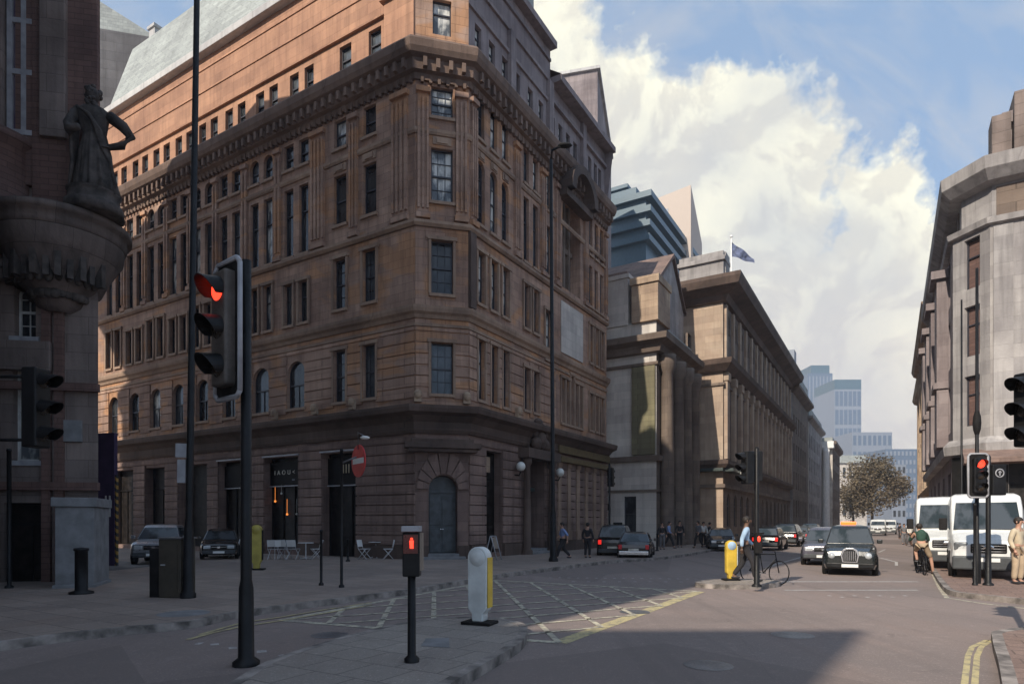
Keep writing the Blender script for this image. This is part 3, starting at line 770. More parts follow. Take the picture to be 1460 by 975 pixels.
b = MB(); e_ = PL + LB * 12; a_ = PL - DF * 30; b.prism([(a_.x, a_.y), (PL.x, PL.y), (e_.x, e_.y), (a_.x, e_.y)], 30.98, 31.3)
b.build('roof', LEAD, left)
b = MB(); b.T = frB.M
for z in (2.65, 5.4, 9.0): b.box(0, 14.05, -.18, -.003, z, z + .22)
for x in (ub(62), ub(80)): b.box(x, x + .22, -.12, -.002, .0, 9)
for x in (12.0, 13.2): b.box(x, x + .5, -.14, -.004, 11, 26)
b.build('string_course', DARKRED, left)
b = MB(); b.T = frB.M
for x in (ub(36),): 
    b.box(x - .75, x + .75, -.3, -.002, opsB[0]['z1'] + .02, opsB[0]['z1'] + .3); b.box(x - .55, x + .55, -.42, -.003, opsB[0]['z1'] + .3, opsB[0]['z1'] + .5); b.ball((x, -.3, opsB[0]['z1'] + .25), .28, 10)
    b.box(x - .7, x + .7, -.2, -.004, opsB[0]['z0'] - .95, opsB[0]['z0'] - .15)
b.build('carved_hood', DARKST, left, bevel=.02)
# corbel, cornice shelf and bowed bay
cc = frB.M @ Vector((13.02, .1, 0)); c2 = (cc.x, cc.y)
b = MB(); b.lathe([(.3, 7.55), (.55, 7.7), (.7, 8.0), (.95, 8.2), (1.12, 8.6), (1.35, 9.0), (1.48, 9.2), (1.52, 9.5)], 36, c2); cb_ = b.build('corbel', CORB, left)
b = MB()
for k in range(14):
    a = math.pi + math.pi * (k + .5) / 14; b.T = Matrix.Translation((c2[0], c2[1], 0)) @ Matrix.Rotation(a, 4, 'Z'); b.box(1.0, 1.2 + .08 * (k % 2), -.07, .07, 8.25, 8.9); rr_ = random.uniform(.8, 1.2); b.ball((1.0, 0, 8.33), .11 * rr_, 8, (1, 1, 1.6)); b.ball((.68, .05, 7.95), .10 * rr_, 8, (1, 1.5, 1.3))
b.build('carved_foliage', BRONZE, left)
b = MB(); b.lathe([(1.3, 9.4), (1.52, 9.5), (1.58, 9.62), (1.58, 9.8), (1.70, 9.84), (1.70, 10.0), (1.6, 10.05), (0, 10.05)], 36, c2)
b.T = frB.M; b.box(8.5, 12.4, -.9, -.003, 9.6, 9.95); b.box(8.5, 12.4, -.6, -.004, 9.3, 9.597)
b.build('balcony_cornice', CORB, left)
b = MB(); c3 = frB.M @ Vector((11.1, .15, 0)); b.lathe([(1.25, 10.0), (1.3, 10.1), (1.18, 10.2), (1.18, 11.9), (1.34, 12.0), (1.34, 12.2), (1.1, 12.3), (0, 12.3)], 36, (c3.x, c3.y))
b.build('balcony_parapet', DARKRED, left)
x0 = ub(20) + .0; b = MB(); b.T = frB.M
wx0, wx1, wz0, wz1 = frB.u(18), frB.u(58), 12.35, 19.5
b.quad((wx0, -.06, wz0), (wx1, -.06, wz0), (wx1, -.06, wz1), (wx0, -.06, wz1)); 
f = MB(); f.T = frB.M
for x in (wx0, wx0 + (wx1 - wx0) * .5, wx1): f.box(x - .06, x + .06, -.16, -.063, wz0, wz1)
for z in (wz0, 14.0, 15.4, 17.4): f.box(wx0 - .05, wx1 + .05, -.15, -.064, z, z + .14)
wn = f.build('window', GREYL, left); b.build('pane', GLP, wn, Matrix())
b = MB(); b.T = frB.M; b.box(wx1 + .1, wx1 + .75, -.3, -.003, 12.3, 24); b.box(wx0 - .8, wx0 - .1, -.3, -.003, 12.3, 24); b.build('pilaster', DARKST, left, bevel=.03)
b = MB(); b.T = frB.M; b.box(12.4, 14.06, -.16, -.002, 10.1, 30.9); b.build('pilaster', DARKRED, left, bevel=.03)
# forward pier at street level
b = MB(); px0, px1 = P(78, 15.6), P(134, 15.9); fp = Fr(px0, px1 - px0); w = (px1 - px0).length
b.T = fp.M; b.box(0, w, 0, 1.6, 0, 2.15); b.box(-.07, w + .07, -.07, 1.6, 2.152, 2.38); b.box(-.05, w + .05, -.05, 1.6, 0.001, .2)
b.build('pier', CONC, left, bevel=.015)
b = MB(); b.T = frB.M
b.box(ub(88), ub(118), -.08, -.002, 4.0, 4.6); b.build('wall_plaque', CONC, left, bevel=.01)

# statue on the corner shelf
sb = P(134, 17.05, 0)
stt = thing('statue', 'dark weathered statue of a bearded robed figure, hand on hip, high on the left building', 'statue', (sb.x, sb.y, 10.06), rad(12), None, .92)
b = MB(); b.lathe([(0, 0), (.78, 0), (.75, .3), (.66, .36), (.66, .6), (.7, .66), (0, .66)], 20); b.build('pedestal', BRONZE, stt)
b = MB(); secs = []
for z, rx, ry, ox in ((.62, .55, .45, .05), (.9, .50, .42, .05), (1.4, .44, .37, .04), (1.9, .40, .33, .03), (2.2, .34, .28, .03), (2.45, .30, .25, .02), (2.7, .36, .27, 0), (2.95, .42, .27, -.02), (3.1, .42, .24, -.03), (3.2, .30, .2, -.03), (3.27, .15, .14, -.03), (3.38, .12, .12, -.03)):
    sec = []
    for k in range(90):
        a = 2 * math.pi * k / 90; fo = 1 + (.11 * abs(math.sin(a * 5.5 + z * .9)) + .09 * math.sin(a * 13 + z * 1.6) + .05 * math.sin(a * 23)) * max(.12, (2.7 - z) / 2)
        sec.append((ox + rx * fo * math.cos(a), ry * fo * math.sin(a), z))
    secs.append(sec)
b.loft(secs, True)
b.tube([(-.45, 0, 3.0), (-.62, -.1, 2.6), (-.5, -.38, 2.3), (-.2, -.48, 2.35)], [.17, .15, .12, .09], 12)
b.tube([(.42, 0, 3.0), (.78, -.02, 2.75), (1.0, -.05, 2.45), (.8, -.12, 2.12), (.45, -.2, 1.98)], [.17, .16, .13, .11, .08], 12)
b.ball((-.03, -.02, 3.58), .21, 16, (.85, .95, 1.15))
b.add([(-.03 - .035, -.2, 3.6), (-.03 + .035, -.2, 3.6), (-.03, -.27, 3.52), (-.03, -.19, 3.68)], [(0, 1, 2), (0, 2, 3), (1, 3, 2)])
for x in (-.1, .04): b.ball((x, -.185, 3.61), .03, 8)
for k in range(4): b.tube([(.42 + .03 * k, -.24, 1.98), (.32 + .03 * k, -.32, 1.93)], [.025, .018], 6)
body = b.build('body', BRONZE, stt)
b = MB()
for k in range(26):
    a = random.uniform(0, 6.28); b.ball((-.03 + .17 * math.cos(a), .02 + .17 * math.sin(a) * .9 + .03, 3.68 + random.uniform(-.12, .12)), .075, 7)
for k in range(16): b.ball((-.03 + random.uniform(-.1, .1), -.17 + random.uniform(-.03, .03), 3.42 - random.uniform(0, .2)), .06, 7)
b.build('hair', BRONZE, stt)
b = MB()
for j in range(5):
    o_ = .06 * j; b.tube([(-.40 + o_, -.12, 3.14 - o_ * .4), (-.02 + o_ * .6, -.30, 2.85 - o_), (.28, -.28, 2.4 - o_ * 1.6), (.42 + o_ * .3, -.16, 1.8 - o_), (.46 + o_ * .5, -.05 - o_ * .3, .85)], [.05, .055, .05, .055, .045], 7)
    b.tube([(-.44, .12 - o_, 3.1), (-.50 - o_ * .2, .1 - o_, 2.3), (-.52, .12 - o_, 1.5), (-.50 - o_ * .3, .05 - o_, .7)], [.05, .06, .06, .05], 7)
b.build('cloak', BRONZE, stt)

# ================================================================== SECOND BUILDING ALONG THE STREET (columns) and THIRD
def block(name, label, cat, corner, wside, wfront, z1, sunlit_side_mat, shaded_front_mat, ops_s, ops_f, cor, roofz=None, trim=None, group=None, d=(DL, DR), pm=None, bands=()):
    dl, dr_ = d
    r = site(name, label, cat, corner, group)
    a = corner + dl.normalized() * wside; e = corner + dr_.normalized() * wfront
    fs = Fr(a, corner - a); ff = Fr(corner, dr_)
    wall_mb(wside, 0, z1, ops_s).build('side_wall', sunlit_side_mat, r, fs.M)
    wall_mb(wfront, 0, z1, ops_f).build('wall', shaded_front_mat, r, ff.M)  # lighter sides and darker fronts put sun and shade into the stone colour
    add_windows(r, fs, ops_s, pm=pm); add_windows(r, ff, ops_f, pm=pm)
    m = MB()
    for pr in cor: sweep([a, corner, e], pr, m)
    m.build('cornice', trim or shaded_front_mat, r)
    if bands:
        m = MB()
        for z, h, dd in bands: sweep([a, corner, e], [(0, z), (dd, z), (dd, z + h), (0, z + h)], m)
        m.build('string_course', shaded_front_mat, r)
    m = MB(); back = e + (a - corner); top = roofz or z1
    m.add([(p.x, p.y, z) for z in (z1 - .01, top) for p in (a, corner, e, back)], [(4, 5, 6, 7), (0, 1, 5, 4), (1, 2, 6, 5), (2, 3, 7, 6), (3, 0, 4, 7)])
    m.add([(e.x, e.y, 0), (back.x, back.y, 0), (back.x, back.y, z1), (e.x, e.y, z1)], [(0, 1, 2, 3)])
    m.build('roof', SLATE, r)
    return r, fs, ff
K2 = Vector((9.9, 43.0, 0))
o2s = [op(5.1, .9, .3, 3.6, kind='slot'), op(2.2, .8, 4.5, 5.6, kind='slot')]
o2f = [op(8.3, 1.0, 14.5, 16.8, kind='slot')] + [op(x, 1.0, 2.2, 5.0, kind='slot') for x in (2.4, 4.6, 6.8)] + [op(x, 1.0, 7.0, 10.0, kind='slot') for x in (2.4, 4.6, 6.8)]
b2, f2s, f2f = block('columned_bank', 'grey stone classical building with tall engaged columns just past the corner block', 'building', K2, 7.0, 8.9, 15.6, PALE, UMBER, o2s, o2f,
    [[(0, 13.4), (.35, 13.45), (.5, 13.9), (1.0, 14.1), (1.05, 14.5), (0, 14.6)], [(0, 6.0), (.25, 6.0), (.3, 6.35), (0, 6.4)]], 15.7, UMBER, pm=GLD, bands=[(3.9, .15, .12), (12.6, .2, .15)])
b = MB()
for x in (1.0, 3.5, 5.7, 7.9):
    b.T = f2f.M @ Matrix.Translation((x, -.45, 0)); b.lathe([(.6, 0), (.6, .5), (.48, .6), (.47, 4), (.4, 12.2), (.55, 12.4), (.6, 13.0), (.6, 13.38), (0, 13.38)], 20)
b.T = Matrix(); b.build('column', UMBER, b2)
b = MB(); b.T = f2s.M; b.box(3.2, 5.0, -.1, 1.0, 15.61, 18.9); b.box(3.1, 5.1, -.2, 1.1, 18.9, 19.2); b.build('corner_block', PALE, b2, bevel=.02)
b = MB(); b.T = f2s.M; b.box(5.3, 7.2, -.25, 2.5, 15.61, 18.2); b.box(5.2, 7.3, -.38, 2.6, 18.2, 18.7); b.build('corner_block', OCHRE, b2, bevel=.02)
b = MB(); b.T = f2f.M
b.add([(2.0, .8, 15.6), (9.4, .8, 15.6), (9.4, .8, 18.8), (6.2, .8, 22.2), (2.0, .8, 18.8), (2.0, 8, 15.6), (9.4, 8, 15.6), (9.4, 8, 18.8), (6.2, 8, 22.2), (2, 8, 18.8)], [(0, 1, 2, 3, 4), (0, 4, 9, 5), (1, 6, 7, 2), (4, 3, 8, 9), (3, 2, 7, 8)])
b.build('gable', GREYST, b2)
b = MB(); b.T = f2f.M
b.add([(1.8, .6, 18.7), (6.2, .6, 22.3), (6.2, 8, 22.3), (1.8, 8, 18.7), (1.8, .6, 19.0), (6.2, .6, 22.6), (6.2, 8, 22.6), (1.8, 8, 19.0), (9.6, .6, 18.7), (9.6, 8, 18.7), (9.6, .6, 19.0), (9.6, 8, 19.0)], [(4, 5, 6, 7), (0, 1, 5, 4), (0, 4, 7, 3), (5, 10, 11, 6), (1, 8, 10, 5), (8, 9, 11, 10)])
b.build('gable_roof', BRROOF, b2)
b = MB(); b.T = f2s.M; b.box(-2, 4.2, 1.8, 6, 15.6, 20.2); b.build('rear_roof', BRROOF, b2)
b = MB(); b.T = f2s.M; b.box(5.3, 6.95, -.2, -.003, 6.45, 12.55); b.build('panel', stone('stone_olive', (.20, .18, .10), (.15, .13, .08)), b2)
for u_, z_ in ((3.6, 3.0), (2.6, 4.9)):
    b = MB(); b.T = f2s.M; b.tube([(u_, 0, z_), (u_, -.5, z_ + .05)], .03, 6); l = b.build('lamp_bracket', BLACK, b2); b = MB(); b.T = f2s.M; b.ball((u_, -.55, z_ - .15), .2, 10, (1, 1, 1.3)); b.build('lantern', BLACK, l, Matrix())

K3 = Vector((17.1, 50.8, 0))
o3s = [op(2.0, 1.3, 15.2, 16.4, kind='sash', arch=False)]
o3f = []
for i in range(14):
    x = 2.0 + i * 2.72
    o3f += [op(x, 1.0, 17.4, 19.0, arch=True, kind='slot'), op(x, 1.15, 8.6, 12.6, kind='slot'), op(x, 1.2, 1.4, 4.2, arch=True, kind='slot')]
b3, f3s, f3f = block('palazzo_bank', 'long ochre stone classical building with deep dark cornice and a flagpole on its roof', 'building', K3, 3.4, 39.5, 21.0, TAN, UMBER, [], o3f,
    [[(0, 19.6), (.3, 19.65), (.5, 20.1), (1.5, 20.5), (1.7, 21.0), (1.7, 21.3), (0, 21.5)], [(0, 14.0), (.3, 14.0), (.8, 14.5), (.9, 14.9), (0, 15.1)], [(0, 6.2), (.25, 6.2), (.5, 6.5), (.5, 6.8), (0, 6.9)]], 21.6, TRIMD, pm=GLD, bands=[(4.6, .3, .2), (12.9, .2, .15)])
b = MB()
for i in range(15):
    b.T = f3f.M; x = .65 + i * 2.72; b.box(x - .4, x + .4, -.3, -.003, 6.95, 13.9); b.box(x - .5, x + .5, -.4, -.002, 13.3, 13.95); b.box(x - .3, x + .3, -.2, -.004, 15.15, 19.5)
b.build('pilaster', TAN, b3)
b = MB(); b.T = f3s.M; b.box(-.1, 3.5, -.3, 1.5, 21.6, 23.7); b.box(-.2, 3.65, -.5, 1.6, 22.9, 23.25); b.T = f3f.M; b.box(.1, 1.5, -.2, 3, 21.62, 23.72)
b.box(1.55, 39, .1, .6, 21.61, 22.6)
b.build('parapet_block', GREYST, b3, bevel=.03)
b = MB(); b.T = f3s.M; b.box(-1.0, 3.55, -.75, -.003, 5.9, 6.15); b.T = f3f.M; b.box(.02, 3.5, -.8, -.004, 5.9, 6.15); b.build('door_canopy', GREEND, b3, bevel=.02)
for k, (fr_, x) in enumerate([(f3s, -.4), (f3s, -.1), (f3s, .25), (f3f, 3.3), (f3f, 3.0), (f3f, 2.7)]):
    b = MB(); b.T = fr_.M; z_ = 6.6 - .35 * (k % 3); b.tube([(x, 0, 6.0), (x, -.9, 6.0), (x, -1.0, z_ - .1)], .03, 6); l = b.build('lamp_bracket', BLACK, b3)
    b = MB(); b.T = fr_.M; b.ball((x, -1.0, z_), .2, 10); b.build('lamp_globe', GLOBE, l, Matrix())
fl = thing('flag_pole', 'white pole with a dark drooping flag above the ochre stone building roofline', 'flag', tuple(f3f.M @ Vector((f3f.u(1066), 1.5, 21.6))))
b = MB(); b.tube([(0, 0, 0), (0, 0, 7.6)], [.09, .055], 8); b.ball((0, 0, 7.65), .14, 8); b.build('pole', WHITE, fl)
b = MB()
for i in range(10):
    for j in range(6):
        def fp_(a, c): return (a * .22, .12 * math.sin(a * .9 + c * .4), 7.2 - a * .17 - c * .24 * (1 - a * .07))
        b.add([fp_(i, j), fp_(i + 1, j), fp_(i + 1, j + 1), fp_(i, j + 1)], [(0, 1, 2, 3)], True)
b.build('flag', FLAGM, fl)

# fourth row further along, stepping towards the vanishing point
prevx = 39.5
K4 = K3 + DR.normalized() * 40.0
def rowops(w, floors, sp, ww, wh, z0=2.5):
    return [op(1.2 + i * sp, ww, z0 + f * (wh + 1.5), z0 + f * (wh + 1.5) + wh, kind='slot') for i in range(int((w - 1.5) / sp)) for f in range(floors)]
r4, s4, q4 = block('street_block', 'plain dark stone block beyond the ochre building, white gable end at its top', 'building', K4 + Vector((.3, 0, 0)), 5, 18, 20.5, GREYST, UMBER, [], rowops(18, 4, 2.6, 1.2, 2.4), [[(0, 19.4), (.9, 20), (.9, 20.4), (0, 20.6)]], 23, pm=GLD)
b = MB(); b.T = s4.M; b.box(3.0, 5.2, -.15, 2.0, 20.6, 25.2); b.build('gable_end', BLUEP, r4)
K5 = K4 + DR.normalized() * 18.5 + Vector((.2, 0, 0))
block('street_block', 'grey stone block with lighter front, fifth back from the corner on the left side', 'building', K5 + Vector((.2, 0, 0)), 5, 22, 19.0, PALE, GREYST, [], rowops(22, 4, 2.6, 1.3, 2.3), [[(0, 18), (.7, 18.5), (.7, 18.9), (0, 19)]], 20.5, pm=GLD)
K6 = K5 + DR.normalized() * 23 + Vector((-.4, 0, 0))
r6, s6, q6 = block('portico_building', 'distant pale building with a white column front beside the far trees', 'building', K6 + Vector((2.6, 0, 0)), 8, 20, 17.5, PALE, UMBER, [], rowops(20, 4, 3, 1.4, 2.2), [[(0, 16.2), (.7, 16.8), (.7, 17.4), (0, 17.5)]], 18.2, pm=GLD)
b = MB(); b.T = s6.M
for x in (2.2, 6.9):
    b.T = s6.M @ Matrix.Translation((x, -.8, 0)); b.lathe([(.75, 0), (.7, .5), (.62, 15.2), (.85, 16.0), (0, 16.0)], 16)
b.T = s6.M; b.box(1, 8.3, -1.6, -.003, 16.0, 17.3); b.build('column', WHITE, r6)

# ================================================================== ROOFTOP BLOCKS BEHIND THE LEFT SIDE
def tower(name, label, px0, px1, Y, ztop, mat, depth=20, D=(1, 0, 0), extra=None, wins=None, z0=0, group=None):
    a, c = P(px0, Y), P(px1, Y); D = Vector(D).normalized()
    if D.x < .99:   # keep right edge at px1, run towards the left along -D
        fr = None
        k = (px0 - CX) / F; L = (c.x - k * c.y) / (D.x - k * D.y); a = c - D * L
    r = site(name, label, 'building', (c.x, c.y, 0), group); fr = Fr(a, c - a); w = (c - a).length
    b = MB(); b.T = fr.M; b.box(0, w, 0, depth, z0, ztop); b.build('wall', mat, r)
    if wins:
        nx, nz, mt, fw, fh, zz0 = wins
        b = MB(); b.T = fr.M
        for i in range(nx):
            for j in range(nz):
                cx = w * (i + .5) / nx; cz = zz0 + (ztop - zz0) * (j + .5) / nz; hw = w / nx * fw / 2; hh = (ztop - zz0) / nz * fh / 2
                b.box(cx - hw, cx + hw, -.12, -.01, cz - hh, cz + hh)
        b.build('window_panes', mt, r)
    return r, fr, w
Lr = Vector((.856, -.517, 0)); Rr = Vector((.517, .856, 0))
r_, f_, w_ = tower('plant_tower', 'plain mauve-grey rooftop block rising behind the corner block roof', 783, 852, 72, Z(100, 72), MAUVE, 18, (.97, -.24, 0))
b = MB(); b.T = f_.M; b.box(-.3, w_ + .3, -.3, 18.3, Z(100, 72), Z(96, 72)); b.build('coping', LEAD, r_)
r_, f_, w_ = tower('glass_office', 'dark blue stepped modern office block seen over the columned building', 850, 921, 95, Z(282, 95), BLUEG, 30, Lr)
b = MB(); b.T = f_.M
for i, z in enumerate((Z(345, 95), Z(325, 95), Z(305, 95), Z(284, 95))): b.box(-.8, w_ + .8 + i * .1, -.8, 30, z, z + .9)
b.build('floor_band', BLUEG, r_)
b = MB(); b.T = f_.M; b.box(0, w_ * .72, 2, 25, Z(282, 95), Z(252, 95)); b.box(0, w_ * .45, 4, 25, Z(252, 95), Z(232, 95)); b.box(-.3, w_ * .48, 3.5, 25, Z(240, 95), Z(235, 95)); b.build('upper_storey', BLUEG, r_)
r_, f_, w_ = tower('beige_tower', 'beige modern tower with a slot window and sloping top behind the gabled roof', 890, 985, 110, Z(288, 110), BEIGE, 25, (.93, -.36, 0))
b = MB(); b.T = f_.M; z_ = Z(288, 110); b.add([(0, 0, z_), (w_, 0, z_), (w_, 0, z_ + 3.0), (0, 0, z_ + .4), (0, 25, z_), (w_, 25, z_), (w_, 25, z_ + 3.0), (0, 25, z_ + .4)], [(0, 1, 2, 3), (1, 5, 6, 2), (3, 2, 6, 7), (4, 0, 3, 7), (5, 4, 7, 6)]); b.build('sloped_top', BEIGE, r_)
b = MB(); b.T = f_.M; b.box(w_ * .58, w_ * .67, -.06, -.004, Z(345, 110), Z(292, 110)); b.box(w_ * .22, w_ * .34, -.06, -.004, Z(345, 110), Z(300, 110)); b.build('window', BLUEH, r_)

# behind left: dark block + slope seen above the side street
r_, f_, w_ = tower('rear_block', 'dark slate-roofed block glimpsed at the top left beyond the side street', 132, 226, 55, Z(55, 55), stone('stone_slate_grey', (.14, .135, .14), (.09, .085, .09), bw=2, bh=.8), 12, (1, .25, 0))
b = MB(); b.T = f_.M; z_ = Z(55, 55); b.add([(0, 0, z_), (w_, 0, z_), (0, 0, z_ + 2.6), (0, 12, z_), (w_, 12, z_), (0, 12, z_ + 2.6)], [(0, 1, 2), (1, 4, 5, 2), (3, 5, 4), (0, 2, 5, 3)]); b.build('roof', SLATE, r_)

# ================================================================== FAR SKYLINE
t1, f_, w_ = tower('skyscraper', 'taller of the two hazy blue glass towers at the end of the street, left one', 1152, 1187, 620, Z(532, 620), BLUEH, 40, wins=(7, 1, BLUEP, .35, .96, 5), z0=0)
b = MB(); b.T = f_.M; b.box(4, w_ - 2, 2, 38, Z(532, 620), Z(520, 620)); b.build('crown', BLUEG, t1)
t2, f_, w_ = tower('skyscraper', 'right-hand hazy glass tower with a dark square cap, at the end of the street', 1190, 1228, 560, Z(555, 560), BLUEP, 38, wins=(6, 7, BLUEH, .75, .8, 5))
b = MB(); b.T = f_.M; b.box(0, w_, 0, 38, Z(555, 560), Z(541, 560)); b.build('crown', BLUEG, t2)
tower('far_block', 'low blue-grey stepped block right of the two glass towers', 1215, 1272, 420, Z(616, 420), BLUEP, 30, wins=(8, 5, BLUEH, .6, .6, 8))
tower('far_block', 'distant blue slab at the very end of the street, beside the right-hand row', 1262, 1312, 360, Z(640, 360), BLUEH, 30, wins=(9, 8, BLUEP, .5, .5, 4))
r_, f_, w_ = tower('domed_block', 'pale classical block with balustraded roof below the glass towers', 1190, 1262, 240, Z(660, 240), PALE, 25, wins=(8, 3, GLD, .4, .55, 3))
b = MB(); b.T = f_.M; b.box(-.5, w_ + .5, -.8, 25, Z(660, 240), Z(656, 240)); b.box(2, w_ - 6, 2, 25, Z(656, 240), Z(648, 240)); b.lathe([(4, Z(656, 240)), (4, Z(650, 240)), (3.4, Z(646, 240)), (2, Z(642, 240)), (0, Z(640, 240))], 16, (w_ * .2, 8)); b.build('roof', SLATE, r_)
tower('far_block', 'dark narrow blue-roofed block between the tree and the right-hand row', 1272, 1292, 210, Z(662, 210), BLUEP, 15, wins=(3, 5, GLD, .5, .55, 3))

# ================================================================== RIGHT-HAND BUILDINGS
KR = Vector((21.3, 28.0, 0)); 
frRF = Fr(KR, Lr)               # face towards the camera, runs to the right
KC = KR + Vector((-.24, .97, 0)) * 1.75; KE = KC + Rr * 22
frRS = Fr(KE, -Rr)              # street face, left to right = from far to near
rb = site('grey_corner_building', 'grey stone corner building on the right with flared cornice and dark ground floor', 'building', KR)
ors = [op(x, 1.1, z, z + 2.3, kind='slot', pm=DARKRED if (i + j) % 3 == 0 else GLB if (i + j) % 3 == 1 else GLD) for i, x in enumerate((3, 6.5, 10, 13.5, 17, 20)) for j, z in enumerate((6.2, 9.4, 12.5))] + [op(x, 1.6, .4, 4.2, kind='shop', pm=SHOPI) for x in (4, 8, 12, 16, 20)]
orf = [op(6.5, 1.2, 7.5, 10, kind='slot'), op(6.5, 1.2, 12, 14.5, kind='slot')] + [op(2.2, 3.0, .3, 4.6, kind='shop', pm=SHOPI, fm=SHOPB), op(6.4, 3.2, .3, 4.6, kind='shop', pm=SHOPI, fm=SHOPB)]
wall_mb(22, 0, 15.2, ors).build('wall', MAUVE, rb, frRS.M); wall_mb(12, 0, 15.2, orf).build('wall', GREYST, rb, frRF.M)  # mauve street wall and lighter grey front put shade and sun in colour
add_windows(rb, frRS, ors); add_windows(rb, frRF, orf)
pr = [KE, KC, KR, KR + Lr * 12]
frRC = Fr(KC, KR - KC); orc = [op(.95, .75, z, z + 2.3, kind='slot', pm=DARKRED) for z in (6.2, 9.4, 12.5)]
wall_mb(1.80, 0, 15.2, orc).build('wall', GREYST, rb, frRC.M); add_windows(rb, frRC, orc)
m = MB()
sweep(pr, [(0, 15.0), (.2, 15.05), (.25, 15.3), (-.6, 15.4), (-.6, 15.0)], m); sweep(pr, [(0, 4.9), (.35, 4.9), (.4, 5.3), (.15, 5.6), (0, 5.6)], m); m.build('string_course', GREYST, rb)
m = MB(); sweep(pr, [(-.5, 15.3), (-.35, 15.35), (-.35, 16.9), (.1, 17.0), (.45, 17.4), (.5, 17.95), (-.6, 18.1), (-.6, 15.3)], m); m.build('cornice', GREYST, rb)
m = MB()
for k in range(5): m.T = frRF.M; m.box(.3 + k * 2.3, 1.5 + k * 2.3, -.02+.35-.03, .348, 15.45, 16.8)
for k in range(8): m.T = frRS.M; m.box(.6 + k * 2.7, 1.9 + k * 2.7, -.02+.35-.03, .348, 15.45, 16.8)
m.build('attic_recess', UMBER, rb)
m = MB(); m.T = frRF.M; m.box(.9, 12, 1.5, 14, 18.0, 20.0); m.box(.6, 12, 1.2, 14, 20.0, 20.5); m.box(1.7, 12, 2.2, 14, 20.5, 21.6)
m.build('rooftop_storey', MAUVE, rb); m = MB(); m.T = frRF.M; m.box(.2, .9, .9, 2.1, 18.2, 20.3); m.box(1.0, 1.5, .8, 2.4, 18.1, 21.1); m.build('chimney', DARKST, rb)
m = MB(); a_ = frRS.M @ Vector((0, .5, 16.2)); m.T = frRS.M; m.box(0, 21.99, .6, 12, 15.25, 17.7); m.build('roof', SLATE, rb)
m = MB(); m.T = frRS.M
for x in (2.0, 7.5, 13.0, 18.5): m.box(x - .9, x + .9, -.5, -.003, 5.61, 14.2); m.box(x - 1.1, x + 1.1, -.75, -.004, 14.2, 14.6); m.box(x - 1.0, x + 1.0, -.65, -.005, 8.6, 8.9)
m.build('pilaster', MAUVE, rb)
m = MB(); m.T = frRF.M; m.box(.02, 11.9, -.08, -.004, 0, .5); m.box(.02, .68, -.08, -.004, .5, 4.3); m.box(3.75, 4.75, -.08, -.004, .5, 4.3); m.T = frRC.M; m.box(.02, 1.72, -.08, -.004, 0, 4.8); m.build('shopfront_surround', BLACKM, rb)
m = MB(); m.T = frRF.M
for x in (.5, 4.6): m.box(x - .35, x + .35, -.10, -.003, 5.61, 14.9)
m.build('pilaster', GREYST, rb)
m = MB(); m.T = frRF.M; m.add([(-1.0, -1.3, 4.55), (9, -1.3, 4.55), (9, -.003, 5.1), (-1.0, -.003, 5.1), (-1.0, -1.3, 4.35), (9, -1.3, 4.35), (9, -.003, 4.35), (-1, -.003, 4.35)], [(0, 1, 2, 3), (0, 4, 5, 1), (3, 2, 6, 7), (0, 3, 7, 4), (1, 5, 6, 2), (4, 7, 6, 5)])
m.build('canopy', BRROOF, rb)
m = MB(); m.T = frRF.M
for x in (.35, 5.0): m.box(x - .3, x + .3, -.15, -.003, 0, 4.3)
m.build('pilaster', BLACKM, rb)
# ornate tan building beyond on the right and two more
def rblock(name, label, k0, L, z1, mat, trimm, fl=4, seed=1, bump_=.6):
    rnd = random.Random(seed)
    near = k0; far = k0 + Rr * L; fr = Fr(far, -Rr); r = site(name, label, 'building', (near.x, near.y, 0))
    ops = [op(1.5 + i * 2.6, 1.1, 5 + f * ((z1 - 6) / fl), 5 + f * ((z1 - 6) / fl) + (z1 - 6) / fl * .62, kind='slot', arch=(f == fl - 1)) for i in range(int((L - 2) / 2.6)) for f in range(fl)] + [op(2.2 + i * 4, 2.2, .3, 3.6, kind='shop', pm=SHOPI) for i in range(int((L - 2) / 4))]
    wall_mb(L, 0, z1, ops).build('wall', mat, r, fr.M); add_windows(r, fr, ops, pm=GLD)
    m = MB(); frn = Fr(near, Lr); m.T = frn.M; m.quad((0, 0, 0), (10, 0, 0), (10, 0, z1), (0, 0, z1)); m.T = fr.M; m.quad((0, 0, z1), (L, 0, z1), (L, 10, z1), (0, 10, z1)); m.build('side_wall', mat, r)
    m = MB(); p = [far, near, near + Lr * 8]
    for z in (4.3, z1 * .5, z1 - 3.5): sweep(p, [(0, z), (bump_ * .5, z + .1), (bump_ * .6, z + .45), (0, z + .5)], m)
    sweep(p, [(0, z1 - .8), (bump_, z1 - .2), (bump_ * 1.2, z1 + .3), (0, z1 + .4)], m)
    for i in range(int(L / 5.2)): m.T = fr.M; x = 2.6 + i * 5.2; m.box(x - .35, x + .35, -bump_ * .7, -.003, 4.8, z1 + 1.0); m.ball((x, -bump_ * .4, z1 + 1.4), .5, 8, (1, 1, 1.5))
    m.build('cornice', trimm, r)
    return r
rblock('ornate_building', 'sunlit ochre building with carved bays beyond the grey corner building', KE + Rr * .3 + Vector((.8, 0, 0)), 26, 18.5, OCHRE, OCHRE, 4, 3, 1.0)
rblock('ornate_building', 'darker carved stone building further down the right side of the street', KE + Rr * 27 + Vector((2.2, 0, 0)), 34, 21, UMBER, OCHRE, 4, 4, 1.2)
rblock('ornate_building', 'last pale building of the right-hand row before the distant blue slab', KE + Rr * 62 + Vector((4.5, 0, 0)), 45, 17.5, TAN, PALE, 4, 5, 1.0)
